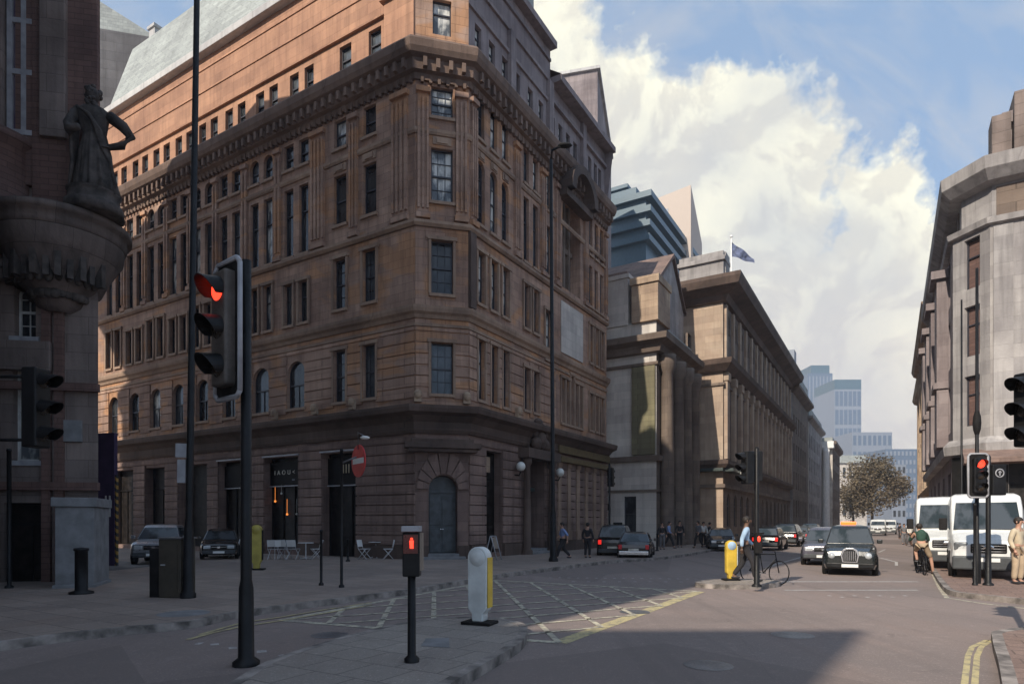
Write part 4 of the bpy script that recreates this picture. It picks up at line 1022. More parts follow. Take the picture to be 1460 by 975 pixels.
# ================================================================== GROUND
b = MB(); b.quad((-400, -60, 0), (500, -60, 0), (500, 1500, 0), (-400, 1500, 0)); struct(b.build('road', ROADM))
def gp(pts, z=0): return [tuple(G(x, y, z))[:2] if not isinstance(x, Vector) else (x.x, x.y) for x, y in pts]
def kerb_and_top(name, poly, mat, kname='kerb', kw=.13, closed=True):
    """raised pavement: poly counter-clockwise seen from above; kerb strip runs inside the edge"""
    pv = [Vector((p[0], p[1], 0)) for p in poly]
    ar = sum(pv[i].x * pv[(i + 1) % len(pv)].y - pv[(i + 1) % len(pv)].x * pv[i].y for i in range(len(pv)))
    if ar < 0: pv.reverse()
    n = len(pv); inner = []
    for i in range(n):
        a, c, d = pv[i - 1], pv[i], pv[(i + 1) % n]
        t1, t2 = (c - a).normalized(), (d - c).normalized()
        n1, n2 = Vector((-t1.y, t1.x, 0)), Vector((-t2.y, t2.x, 0)); m = (n1 + n2)
        m = m.normalized() if m.length > .1 else n1
        inner.append(c + m * kw / max(.4, m.dot(n1)))
    b = MB(); b.add([(p.x, p.y, KERB) for p in inner], [tuple(range(n))]); struct(b.build(name, mat))
    k = MB()
    for i in range(n):
        j = (i + 1) % n; L = (pv[j] - pv[i]).length
        a, c, d, e = pv[i], pv[j], inner[j], inner[i]
        k.add([(a.x, a.y, 0), (c.x, c.y, 0), (c.x, c.y, KERB + .004), (a.x, a.y, KERB + .004), (d.x, d.y, KERB + .004), (e.x, e.y, KERB + .004), (d.x, d.y, KERB - .02), (e.x, e.y, KERB - .02)], [(0, 1, 2, 3), (3, 2, 4, 5), (5, 4, 6, 7)])
    o = k.build(kname, KERBM); struct(o); return pv
def smooth(pts, n=4):
    out = []
    for i in range(len(pts) - 1):
        p0 = Vector(pts[max(i - 1, 0)]); p1 = Vector(pts[i]); p2 = Vector(pts[i + 1]); p3 = Vector(pts[min(i + 2, len(pts) - 1)])
        for k in range(n):
            t = k / n; out.append(tuple(.5 * ((2 * p1) + (-p0 + p2) * t + (2 * p0 - 5 * p1 + 4 * p2 - p3) * t * t + (-p0 + 3 * p1 - 3 * p2 + p3) * t ** 3)))
    out.append(tuple(pts[-1])); return out
edgeL = smooth([(-200, 965), (0, 928), (150, 908), (270, 896), (345, 880), (460, 864), (590, 846), (700, 826), (800, 812), (870, 803), (940, 798), (1000, 789), (1040, 780), (1110, 771.5)])
gl_ = gp(edgeL)
far = Vector((gl_[-1][0], gl_[-1][1], 0)) + Vector((.535, .845, 0)) * 230
kerb_and_top('pavement_left', gl_ + [(far.x, far.y), (-150, far.y), (-150, 5)], PAVEM)
sr = [P(150, 21), P(-900, 24), P(-900, 30), P(150, 27.5), P(240, 24.5)]
b = MB(); b.add([(p.x, p.y, KERB + .004) for p in sr], [tuple(range(5))]); struct(b.build('side_road', SIDEM))
e2 = smooth([(1500, 866), (1400, 855), (1356, 849), (1340, 836), (1326, 812), (1306, 785), (1290, 766)])
g2 = gp(e2); fr2 = Vector((g2[-1][0], g2[-1][1], 0)) + Rr * 160
kerb_and_top('pavement_right', g2 + [(fr2.x, fr2.y), (150, fr2.y), (150, 11.5)], PAVER)
e3 = smooth([(1432, 1010), (1424, 960), (1415, 922), (1424, 909), (1520, 900)])
g3 = gp(e3); kerb_and_top('pavement_corner', g3 + [(30, 9.5), (30, 3), (5, 3)], PAVER)
e4 = smooth([(300, 1010), (370, 962), (430, 938), (510, 913), (600, 893), (690, 889), (742, 897), (752, 908), (742, 928), (700, 955), (640, 992), (600, 1020)])
kerb_and_top('traffic_island', gp(e4), ISLM)
cx, cy = G(1052, 835).x, G(1052, 835).y
kerb_and_top('small_traffic_island', [(cx + 1.25 * math.cos(t) * .95 + .35 * math.sin(t), cy + .9 * math.sin(t)) for t in [2 * math.pi * k / 24 for k in range(24)]], ISLM)
def mark(name, segs, w, mat, z=.004):
    b = MB()
    for s in segs:
        a, c = Vector((s[0][0], s[0][1], 0)), Vector((s[1][0], s[1][1], 0)); t = (c - a).normalized(); nn = Vector((-t.y, t.x, 0)) * w / 2
        k = max(1, int((c - a).length / 1.5))
        for i in range(k):
            p, q = a.lerp(c, i / k), a.lerp(c, (i + 1) / k)
            b.quad((p + nn)[:2] + (z,), (p - nn)[:2] + (z,), (q - nn)[:2] + (z,), (q + nn)[:2] + (z,))
    return struct(b.build(name, mat))
def g(x, y): return tuple(G(x, y))[:2]
def pl_(pts): return [(g(*pts[i]), g(*pts[i + 1])) for i in range(len(pts) - 1)]
# yellow box junction
A_, B_, C_, D_ = [Vector(g(*p)) for p in ((797, 916), (998, 843), (705, 827), (400, 884))]
mark('box_junction_edge', [(A_, B_)], .26, PYEL); mark('box_junction_edge', [(B_, C_), (C_, D_), (D_, A_)], .16, PYELF, .006)
def bil(s, t): return (A_.lerp(B_, s)).lerp(D_.lerp(C_, s), t)
segs = []; n_ = 5
for i in range(-n_ + 1, n_):
    s0, t0 = max(0, i / n_), max(0, -i / n_); L = min(1 - s0, 1 - t0); segs.append((bil(s0, t0), bil(s0 + L, t0 + L)))
    s0, t0 = min(1, 1 - i / n_), max(0, -i / n_); L = min(s0, 1 - t0); segs.append((bil(s0, t0), bil(s0 - L, t0 + L)))
mark('box_junction_hatching', segs, .10, PYELF, .008)
mark('double_yellow_line', pl_([(268, 912), (300, 903), (345, 893), (400, 885), (470, 873), (530, 862)]), .09, PYEL, .010)
mark('double_yellow_line', pl_([(285, 905), (345, 888), (400, 880), (465, 869), (530, 859)]), .07, PYEL, .012)
mark('double_yellow_line', pl_([(1374, 985), (1380, 935), (1386, 922), (1408, 912)]), .066, PYEL)
mark('double_yellow_line', pl_([(1389, 985), (1393, 935), (1399, 922), (1413, 913)]), .066, PYEL)
mark('double_yellow_line', pl_([(1330, 818), (1340, 838), (1350, 852), (1400, 860), (1470, 868)]), .10, PYELF)
mark('stop_line', pl_([(1108, 829), (1309, 829)]), .16, PWHT); mark('stop_line', pl_([(1118, 841), (1309, 841)]), .12, PWHT)
mark('lane_line', pl_([(1093, 789), (1155, 787)]) + pl_([(1096, 807), (1150, 792)]) + pl_([(1255, 795), (1278, 801)]) + pl_([(1253, 787), (1262, 783)]) + pl_([(1278, 801), (1278, 806)]), .11, PWHT)
mark('lane_line', [(g(280, 917), g(288, 917)), (g(300, 919), g(312, 918)), (g(326, 924), g(338, 923)), (g(366, 929), g(380, 928)), (g(398, 935), g(414, 933)), (g(428, 940), g(448, 938))], .14, PWHT)
sg = []
for i in range(17):
    x = 783 + i * 13; sg.append((g(x, 823.2 + i * .12), g(x + 4, 823.2 + i * .12)))
for i in range(10): x = 815 + i * 22; sg.append((g(x, 829), g(x + 4.5, 829)))
for i in range(7): x = 1180 + i * 18; sg.append((g(x, 849 + (i % 2) * 2), g(x + 5, 849 + (i % 2) * 2)))
mark('crossing_studs', sg, .11, PWHT)
b = MB(); q = [G(600, 921, KERB), G(607, 910, KERB), G(640, 909, KERB), G(641, 923, KERB)]; b.add([(p.x, p.y, KERB + .004) for p in q], [(0, 1, 2, 3)]); struct(b.build('island_stain', CONC))  # rectangular stain laid on the island paving
b = MB(); c = G(262, 874, KERB); b.lathe([(0, KERB + .004), (.42, KERB + .004), (.44, KERB + .002)], 20, (c.x, c.y)); tag(b.build('manhole_cover', CONC), 'round grey manhole cover in the left pavement beside the brown cabinet', 'manhole cover')

for px, py, r_ in ((905, 872, .3), (1130, 905, .32), (1010, 948, .3), (470, 905, .28)):
    c = G(px, py); b = MB(); b.lathe([(0, .006), (r_ * .9, .006), (r_, .004)], 20, (c.x, c.y)); tag(b.build('manhole_cover', GREYM), {905: 'iron manhole cover beside the yellow box edge', 1130: 'iron manhole cover in the open road before the stop line', 1010: 'iron manhole cover in the shaded foreground road', 470: 'iron manhole cover between the left pavement and the near island'}[px], 'manhole cover', 'manhole covers in the road')
# ================================================================== TRAFFIC SIGNALS
def signal(name, label, loc, rz, pole_h, lamps=3, lit=0, head_c=(0, -.05, 3.2), board=True, sc=1.0, pole_r=.057, litm=LITRED, arm=True, visor=.26, pole=True, group=None, extra=None, spacing=.33):
    t = thing(name, label, 'traffic light', loc, rz, group)
    if pole:
        b = MB(); b.lathe([(pole_r * 2.2, 0), (pole_r * 2.2, .04), (pole_r * 1.25, .08), (pole_r * 1.2, .9), (pole_r, 1.0), (pole_r, pole_h), (pole_r * .5, pole_h + .05), (0, pole_h + .05)], 16); b.build('pole', BLACK, t)
    hx, hy, hz = head_c; hh = spacing * lamps * sc; w = .30 * sc
    if arm:
        b = MB()
        for z in (hz - hh * .4, hz + hh * .4): b.tube([(0, 0, z), (hx * .9, hy * .9 + .02, z)], .025, 6)
        b.build('bracket', BLACK, t)
    if board:
        b = MB(); bw, bh = .255 * sc, hh / 2 + .12 * sc; c = .06 * sc
        def rr_(k): return [(hx + x * k, z) for x, z in ((-bw + c, hz - bh * k), (bw - c, hz - bh * k), (bw, hz - bh * k + c), (bw, hz + bh * k - c), (bw - c, hz + bh * k), (-bw + c, hz + bh * k), (-bw, hz + bh * k - c), (-bw, hz - bh * k + c))]
        o_ = rr_(1)
        b.add([(x, y, z) for y in (hy - .012, hy + .012) for x, z in o_], [tuple(range(8)), tuple(range(15, 7, -1))] + [(i, (i + 1) % 8, 8 + (i + 1) % 8, 8 + i) for i in range(8)])
        b.mi = 1
        for (xa, za), (xb, zb) in zip(o_, o_[1:] + o_[:1]): b.tube([(xa, hy - .015, za), (xb, hy - .015, zb)], .028 * sc, 6)
        b.build('backing_board', [BLACKM, GREYL], t)
    b = MB(); b.box(hx - w / 2, hx + w / 2, hy - .12 * sc, hy + .14 * sc, hz - hh / 2, hz + hh / 2); b.build('housing', BLACK, t, bevel=.03 * sc, seg=3)
    for i in range(lamps):
        z = hz + hh / 2 - spacing * sc * (i + .5); r = .115 * sc; y0 = hy - .121 * sc
        b = MB(); b.T = Matrix.Translation((hx, y0, z)) @ Matrix.Rotation(rad(90), 4, 'X'); b.lathe([(0, .035 * sc), (r * .5, .03 * sc), (r * .9, .012 * sc), (r, 0)], 20)
        b.build('lens', litm if i == lit else DKLENS, t)
        b = MB(); V = visor * sc; n = 18; r1 = r * 1.16
        for k in range(n):
            a0, a1 = rad(-30 + 240 * k / n), rad(-30 + 240 * (k + 1) / n)
            def q(a, y, rr): return (hx + rr * math.cos(a), y, z + rr * math.sin(a) - (y0 - y) * .16)
            l0 = V * (.35 + .65 * max(0, math.sin((a0 + rad(30)) / rad(240) * math.pi))); l1 = V * (.35 + .65 * max(0, math.sin((a1 + rad(30)) / rad(240) * math.pi)))
            b.add([q(a0, y0, r1), q(a1, y0, r1), q(a1, y0 - l1, r1), q(a0, y0 - l0, r1), q(a0, y0, r1 * .95), q(a1, y0, r1 * .95), q(a1, y0 - l1, r1 * .95), q(a0, y0 - l0, r1 * .95)], [(0, 1, 2, 3), (5, 4, 7, 6), (3, 2, 6, 7)])
        b.build('visor', BLACK if i != lit else REDDK if False else BLACK, t)
    return t
p = G(351, 948); Yp = p.y
# near signal seen three-quarters from its open side: visors point to the left
ms_ = signal('traffic_light', 'large near traffic light showing red, grey-edged backing board, on the thick black pole at left', (p.x, p.y, 0), 0, Z(372, Yp), head_c=(0, 0, 0), pole=True, arm=False, board=False, lamps=0, pole_r=.045) if False else None
t = thing('traffic_light', 'large near red traffic light with grey-edged board on the thick black pole at left', 'traffic light', (p.x, p.y, 0))
b = MB(); b.lathe([(.16, 0), (.16, .05), (.095, .1), (.085, .95), (.066, 1.05), (.06, Z(372, Yp)), (0, Z(370, Yp))], 18); b.build('pole', BLACK, t)
hd = signal('head', '', (0, 0, 0), 0, 1, pole=False, arm=False, head_c=(0, 0, 0), sc=1.16, visor=.22, spacing=.40)
Mh = Matrix.Translation((P(327, Yp).x - p.x, -.02, Z(472, Yp))) @ Matrix.Rotation(rad(-38), 4, 'Z')
for c in list(hd.children):
    c.parent = t; c.matrix_local = Mh @ c.matrix_local
    if c.name.startswith('housing'): c.data.materials[0] = SIGBR
bpy.data.objects.remove(hd)
b = MB()
for z in (Z(420, Yp), Z(540, Yp)): b.tube([(0, 0, z), (P(333, Yp).x - p.x, .05, z)], .028, 8)
b.build('bracket', BLACK, t)
# off-frame left signal whose head reaches into the picture
Yq = 9.0; pq = P(-12, Yq)
signal('traffic_light', 'unlit black traffic light in profile against the statue building, visors pointing right', (pq.x, pq.y, 0), rad(84), 4.3, lit=-1, head_c=(.05, -.66, Z(582, Yq)), board=False, sc=.9, visor=.30, spacing=.42)
Yq = 8.6; pq = P(1478, Yq)
signal('traffic_light', 'dark traffic light cut by the right edge of the picture, visors pointing left', (pq.x, pq.y, 0), rad(-72), 3.9, lit=-1, head_c=(0, -.16, Z(585, Yq)), board=False, sc=.88, visor=.30, spacing=.38)
# low red signal on the island
p = G(587, 943, KERB)
t = thing('traffic_light', 'low red traffic light on a short black post on the near island', 'traffic light', (p.x, p.y, KERB))
b = MB(); zt = Z(752, p.y) - KERB; b.lathe([(.09, 0), (.09, .04), (.05, .08), (.047, zt - .5), (0, zt - .5)], 16); b.build('pole', BLACK, t)
b = MB(); b.box(-.10, .10, -.07, .10, zt - .57, zt - .05); b.build('housing', BLACK, t, bevel=.015)
b = MB(); b.box(-.105, .105, -.12, .12, zt - .047, zt + .02); b.build('cap', GREYL, t, bevel=.01)
b = MB(); b.box(.101, .125, -.05, .11, zt - .5, zt - .06); b.build('side_plate', WOOD, t)
b = MB(); b.box(-.085, .085, -.082, -.072, zt - .30, zt - .08); b.build('lens_panel', REDDK, t)
b = MB(); b.T = Matrix.Translation((.012, -.083, zt - .165)) @ Matrix.Rotation(rad(90), 4, 'X')
b.ball((0, .035, 0), .016, 10); b.add([(-.024, .018, 0), (.024, .018, 0), (.02, -.03, 0), (.022, -.075, 0), (-.018, -.075, 0), (-.02, -.02, 0)] + [(-.024, .018, .012), (.024, .018, .012), (.02, -.03, .012), (.022, -.075, .012), (-.018, -.075, .012), (-.02, -.02, .012)], [(0, 1, 2, 3, 4, 5), (6, 7, 8, 9, 10, 11)] + [(i, (i + 1) % 6, 6 + (i + 1) % 6, 6 + i) for i in range(6)])
b.build('lens', LITRED, t)
# white illuminated bollards
def bollard(name, label, loc, rz, w, h, front, side, base=BLACKM, top=None):
    t = thing(name, label, 'bollard', loc, rz)
    b = MB(); b.box(-w * .75, w * .75, -w * .55, w * .55, 0, .05); b.build('base', base, t, bevel=.015)
    d = w * .62; r = w / 2
    out = [(-r * .55, .05), (r * .55, .05), (r * .6, h * .14), (r * .97, h * .2), (r, h - r)] + [(r * math.cos(a), h - r + r * math.sin(a)) for a in [math.pi * k / 14 for k in range(1, 14)]] + [(-r, h - r), (-r * .97, h * .2), (-r * .6, h * .14)]
    n = len(out)
    b = MB(); b.add([(x, y, z) for y in (-d / 2, d / 2) for x, z in out], [tuple(range(n)), tuple(range(2 * n - 1, n - 1, -1))] + [(i, (i + 1) % n, n + (i + 1) % n, n + i) for i in range(n)])
    b.build('body', front, t, bevel=.02, seg=3)
    b = MB(); b.box(r + .002, r + .02, -d * .42, d * .42, h * .22, h - r); b.build('side_plate', side, t, bevel=.004)
    b = MB(); b.T = Matrix.Translation((0, -d / 2 - .002, h - r)) @ Matrix.Rotation(rad(90), 4, 'X'); b.lathe([(0, .012), (r * .74, .012), (r * .8, .0)], 26); b.build('roundel', top or front, t)
    return t
p = G(684, 889, KERB); bollard('illuminated_bollard', 'tall white illuminated bollard with yellow side on the near island', (p.x, p.y, KERB), rad(-22), .34, Z(779, p.y) - KERB, WHITEP, YELLOWP)
p = G(1042, 827, KERB); bollard('keep_left_bollard', 'yellow bollard with pale blue rounded top on the small far island', (p.x, p.y, KERB), 0, .30, Z(770, p.y) - KERB, YELLOWP, WHITEP, top=CBLUE)
p = G(366, 812, KERB); bollard('yellow_bollard', 'dull yellow bollard with white cap half hidden by the thick black signal pole', (p.x, p.y, KERB), rad(10), .36, Z(748, p.y) - KERB, YELLOWD, BLACKM, top=YELLOWD)
# posts
def post(label, px, py, top, r=.04, z=KERB, name='street_post', group=None):
    p = G(px, py, z); h = Z(top, p.y) - z; t = thing(name, label, 'post', (p.x, p.y, z), 0, group)
    b = MB(); b.lathe([(r * 1.9, 0), (r * 1.9, .05), (r, .08), (r, h - .06), (r * 1.25, h - .05), (r * 1.1, h), (0, h + .02)], 12); b.build('pole', BLACK, t); return t, h
post('thin black post, left one of two before the café chairs', 458, 834, 755, .035)
t, h = post('black post between the café tables with a round no entry sign at its top', 487, 837, 640, .038, name='sign_post')
b = MB(); b.tube([(0, 0, h - .35), (.38, 0, h - .2)], .022, 6); b.tube([(.42, 0, h), (.42, 0, h + .42), (.62, -.05, h + .3)], .02, 6); b.build('bracket', GREYM, t)
sx, sz, R_ = .43, h - .3, .41
Ms = Matrix.Translation((sx, 0, sz)) @ Matrix.Rotation(rad(-52), 4, 'Z') @ Matrix.Rotation(rad(90), 4, 'X')
b = MB(); b.T = Ms; b.lathe([(0, -.01), (R_, -.01), (R_, .01), (0, .01)], 30, smooth=False); s_ = b.build('sign_plate', REDP, t)
b = MB(); b.T = Ms; b.box(-R_ * .78, R_ * .78, -R_ * .17, R_ * .17, .011, .017); b.build('white_bar', WHITE, s_)
b = MB(); b.ball((.6, -.05, h + .28), .08, 8, (1.6, 1, .6)); b.build('sign_lamp', GLOBE, t)
post('short black post just right of the no entry sign post', 496, 800, 768, .05)
post('thin dark post at the far left in front of the statue building', 13, 838, 640, .05)
post('stubby black bollard post beside the grey pier', 116, 846, 781, .13, name='black_bollard')
post('slim dark post standing in front of the nearer white van', 1390, 834, 718, .035)
post('pale slim post on the kerb near the columned bank', 937, 785, 760, .06)
# tall lamp columns
p = G(268, 852, KERB)
t = thing('lamp_column', 'very tall thin black lamp column rising to the top of the picture at left', 'lamp post', (p.x, p.y, KERB)); t.rotation_euler = (0, rad(.85), 0)
b = MB(); b.lathe([(.16, 0), (.16, .1), (.11, .15), (.10, 1.5), (.075, 1.7), (.055, 15.5), (0, 15.5)], 14); b.build('pole', BLACK, t)
b = MB(); zz = Z(660, p.y); b.box(-.26, -.08, -.03, .0, zz - .55, zz - .05); b.box(-.3, -.06, -.04, -.01, zz, zz + .3); b.build('small_sign', GREYL, t)
p = G(789, 800, KERB)
t = thing('lamp_column', 'tall dark lamp column standing in front of the street entrance of the corner block', 'lamp post', (p.x, p.y, KERB), 0); t.rotation_euler = (0, rad(-.35), 0)
b = MB(); hh = Z(232, p.y); b.lathe([(.2, 0), (.2, .1), (.15, .2), (.13, 2), (.09, 2.2), (.07, hh), (0, hh)], 14); b.build('pole', BLACK, t)
b = MB(); b.tube([(0, 0, hh), (.05, 0, hh + .4), (.5, 0, hh + .6)], .05, 8); b.ball((.6, 0, hh + .6), .18, 8, (1.8, 1, .5)); b.build('lamp_head', BLACKM, t)
p = G(1411, 834, KERB)
t = thing('lamp_column', 'thin dark lamp column behind the right-hand signal, against the grey building', 'lamp post', (p.x + .04, p.y + .5, KERB))
b = MB(); hh = Z(378, p.y); b.lathe([(.09, 0), (.09, 1), (.05, 1.1), (.035, hh), (0, hh)], 12); b.build('pole', BLACK, t); b = MB(); zz = Z(605, p.y); b.ball((0, 0, zz), .1, 8, (1, 1, 3.6)); b.build('junction_box', BLACKM, t)
p = P(1371, 24); t = thing('lamp_column', 'short thin dark rod standing on the canopy side of the grey building wall', 'lamp post', (p.x, 24, KERB)); b = MB(); b.lathe([(.07, 0), (.04, 1), (.03, Z(432, 24)), (0, Z(432, 24))], 8); b.build('pole', BLACK, t)
# right double-headed signal
p = G(1409, 834, KERB); zb = Z(705, p.y) - KERB; zt = Z(651, p.y) - KERB
t = signal('traffic_light', 'double-headed traffic light on the right, red lit, with a white arrow roundel beside it', (p.x, p.y, KERB), rad(-4), zt, lit=0, head_c=(-.30, -.06, (zb + zt) / 2), sc=.97, visor=.16, spacing=.31)
b = MB(); b.box(.02, .36, -.14, .06, zb - .02, zb + .78); b.build('housing', BLACK, t, bevel=.02)
b = MB(); b.T = Matrix.Translation((.19, -.142, zb + .55)) @ Matrix.Rotation(rad(90), 4, 'X'); b.lathe([(.09, 0), (.12, .008), (.09, .012), (.088, 0)], 20); b.box(-.012, .012, -.06, .05, 0, .012); b.add([(-.05, .01, .012), (0, .07, .012), (.05, .01, .012)], [(0, 1, 2)]); b.build('arrow_roundel', GREYL, t)
# island signal (dark heads facing away, small red lamp at low level)
p = G(1079, 836, KERB); zt = Z(640, p.y) - KERB; zb = Z(694, p.y) - KERB
t = signal('traffic_light', 'tall dark traffic light on the small far island beside the man in blue', (p.x, p.y, KERB), rad(-75), zt, lit=-1, head_c=(0, -.28, (zb + zt) / 2), sc=.86, board=False, visor=.26, spacing=.32)
b = MB(); b.T = Matrix.Rotation(rad(75), 4, 'Z'); b.box(-.15, .15, -.02, .22, zb + .15, zt - .05); b.build('housing', BLACK, t, bevel=.02)
b = MB(); b.T = Matrix.Rotation(rad(75), 4, 'Z'); z0 = Z(760, p.y) - KERB; b.box(-.14, .14, -.12, -.02, z0 - .02, z0 + .02); b.box(-.09, .09, -.14, -.03, z0 - .5, z0 - .022); b.build('lower_housing', BLACKM, t)
b = MB(); b.T = Matrix.Rotation(rad(75), 4, 'Z'); b.ball((0, -.145, z0 - .14), .05, 10, (.8, .4, 1.5)); b.build('lens', LITRED, t)
# dark signal on the far kerb beside the columned bank
p = P(869, 33); signal('traffic_light', 'small dark signal head on a slim pole before the columned bank', (p.x, p.y, KERB), rad(150), Z(665, 33), lit=-1, head_c=(0, -.2, Z(683, 33)), sc=1.0, board=False)
# cabinets
p = G(246, 850, KERB); t = thing('utility_cabinet', 'brown street utility cabinet pair beside the tall thin lamp column', 'cabinet', (p.x, p.y, KERB), rad(-8)); hcb = Z(768, p.y) - KERB
b = MB(); b.box(-.40, -.16, -.22, .2, 0, hcb - .2); b.build('side_unit', BLACKM, t, bevel=.02)
b = MB(); b.box(-.15, .38, -.25, .25, 0, hcb); b.build('body', CABB, t, bevel=.015); b = MB(); b.box(-.17, .40, -.27, .27, hcb + .002, hcb + .04); b.build('lid', GREYM, t, bevel=.01)
b = MB(); b.box(-.1, .3, -.262, -.252, .12, hcb - .12); d_ = b.build('door', CABB, t); b = MB(); b.box(-.08, .02, -.285, -.264, hcb * .55, hcb * .55 + .03); b.build('handle', GREYL, d_)
# purple hoarding with two white strokes, hazard striped edge
Yh = 24.0; pa, pb = P(137, Yh), P(163, Yh - .2)
t = thing('hoarding', 'dark purple upright hoarding with two white strokes, left of the silver car', 'hoarding', (pa.x, pa.y, KERB)); fh = Fr((0, 0), pb - pa); w = (pb - pa).length; hz = Z(622, Yh)
b = MB(); b.T = fh.M; b.box(0, w, 0, .15, 0, hz); b.build('panel', PURPLE, t, bevel=.01)
b = MB(); b.T = fh.M
for x in (w * .5, w * .72): b.box(x, x + .07, -.012, -.003, Z(741, Yh), Z(711, Yh))
b.build('white_stroke', WHITE, t)
m, nt, bb = newmat('hazard_stripe'); tc = N(nt, 'ShaderNodeTexCoord').outputs['Object']; wv = N(nt, 'ShaderNodeTexWave'); wv.inputs['Scale'].default_value = 1.6; nt.links.new(mapping(nt, tc, (1, 1, 1), (0, 0, 0), (0, rad(45), 0)), wv.inputs[0]); nt.links.new(mixc(nt, ramp(nt, wv.outputs[1], .45, .55), (.35, .20, .05), (.03, .03, .03)), bb.inputs['Base Color'])
b = MB(); b.T = fh.M; b.box(w + .003, w + .07, .02, .12, 0, hz - 1.6); b.build('striped_edge', m, t)

# ================================================================== CAFE FURNITURE AND BOARD
def chair(label, loc, rz):
    t = thing('cafe_chair', label, 'chair', loc, rz, 'metal café chairs outside the corner building')
    b = MB()
    for x in (-.21, .21): b.tube([(x, -.22, 0), (x, .2, .46), ], .013, 6); b.tube([(x, .24, 0), (x, -.16, .46)], .013, 6); b.tube([(x, .2, .46), (x, .28, .86)], .013, 6)
    b.tube([(-.21, .28, .86), (.21, .28, .86)], .013, 6); b.build('frame', STEEL, t)
    b = MB(); b.box(-.2, .2, -.2, .2, .455, .475); b.build('seat', STEEL, t, bevel=.006)
    b = MB(); b.T = Matrix.Translation((0, .245, .72)) @ Matrix.Rotation(rad(-11), 4, 'X'); b.box(-.2, .2, -.008, .008, -.16, .15); b.build('backrest', WHITE, t, bevel=.006)
    return t
def table(label, loc):
    t = thing('cafe_table', label, 'table', loc, 0, 'café tables outside the corner building')
    b = MB(); b.lathe([(0, .72), (.33, .72), (.34, .735), (.33, .75), (0, .75)], 22); b.build('table_top', STEEL, t)
    b = MB(); b.lathe([(.025, .05), (.025, .72)], 8)
    for k in range(4): a = k * math.pi / 2 + .4; b.tube([(0, 0, .09), (.28 * math.cos(a), .28 * math.sin(a), .012)], .015, 6)
    b.build('leg', STEEL, t); return t
for px, py, rz, lab in ((520, 797, 75, 'silver folding chair left of the round table nearest the corner door'), (553, 797, -75, 'silver folding chair right of the round table nearest the corner door'),
                        (419, 797, 170, 'white-backed café chair left of the middle table, by the dark shopfront'), (399, 797, 200, 'grey café chair third from the yellow bollard in the middle group'), (407, 797, 160, 'grey café chair squeezed beside the white-backed chair'), (391, 797, 180, 'white café chair nearest to the yellow bollard'),
                        (450, 797, -60, 'silver café chair right of the middle table'), (322, 793, 60, 'thin silver café chair left of the thick signal pole'), (333, 794, -70, 'thin silver café chair close behind the thick signal pole')):
    p = G(px, py, KERB); chair(lab, (p.x, p.y, KERB), rad(rz))
for px, py, lab in ((536, 795, 'round table between the two silver chairs near the corner door'), (436, 797, 'round table in the middle group by the dark shopfront'), (328, 793, 'round table left of the thick signal pole')):
    p = G(px, py, KERB); table(lab, (p.x, p.y, KERB))
p = G(703, 798, KERB); t = thing('pavement_board', 'folding A-frame board behind the white bollard', 'sign board', (p.x, p.y, KERB), rad(70))
b = MB()
for s in (-1, 1):
    for x in (-.28, .28): b.tube([(x, s * .3, 0), (x, s * .02, 1.05)], .022, 6)
b.tube([(-.28, 0, 1.05), (.28, 0, 1.05)], .022, 6); b.build('frame', GREYL, t)
b = MB(); b.add([(-.25, -.16, .5), (.25, -.16, .5), (.25, -.03, 1.0), (-.25, -.03, 1.0), (-.25, -.145, .5), (.25, -.145, .5), (.25, -.015, 1.0), (-.25, -.015, 1.0)], [(0, 1, 2, 3), (4, 7, 6, 5), (0, 4, 5, 1), (2, 6, 7, 3)]); b.build('board', WOOD, t)

# ================================================================== VEHICLES (front faces -y)
def wheels(t, xs, ys, r=.33, w=.22, rimm=GREYM):
    for y in ys:
        for s in (-1, 1):
            b = MB(); b.T = Matrix.Translation((s * xs, y, r)) @ Matrix.Rotation(rad(90) * s, 4, 'Y'); b.lathe([(r * .62, -w / 2), (r * .93, -w / 2), (r, -w / 2 + .03), (r, w / 2 - .03), (r * .93, w / 2), (r * .62, w / 2), (r * .62, -w / 2)], 24)
            ty = b.build('wheel', RUBBER, t)
            b = MB(); b.T = Matrix.Translation((s * xs, y, r)) @ Matrix.Rotation(rad(90) * s, 4, 'Y'); b.lathe([(0, w * .34), (r * .12, w * .38), (r * .2, w * .3), (r * .55, w * .36), (r * .62, w * .42)], 20)
            b.build('rim', rimm, ty)
def sect(w, z0, z1, y, rnd=.12, top=.94, sill=.93):
    h = z1 - z0
    return [(-w * sill, y, z0), (-w, y, z0 + h * .25), (-w, y, z0 + h * .62), (-w * .985, y, z1 - h * .14), (-w * top + .02, y, z1 - .02), (-w * top * .8, y, z1 + .012), (0, y, z1 + .03), (w * top * .8, y, z1 + .012), (w * top - .02, y, z1 - .02), (w * .985, y, z1 - h * .14), (w, y, z0 + h * .62), (w, y, z0 + h * .25), (w * sill, y, z0)]
def lerp3(a, b_, t): return tuple(a[i] + (b_[i] - a[i]) * t for i in range(3))
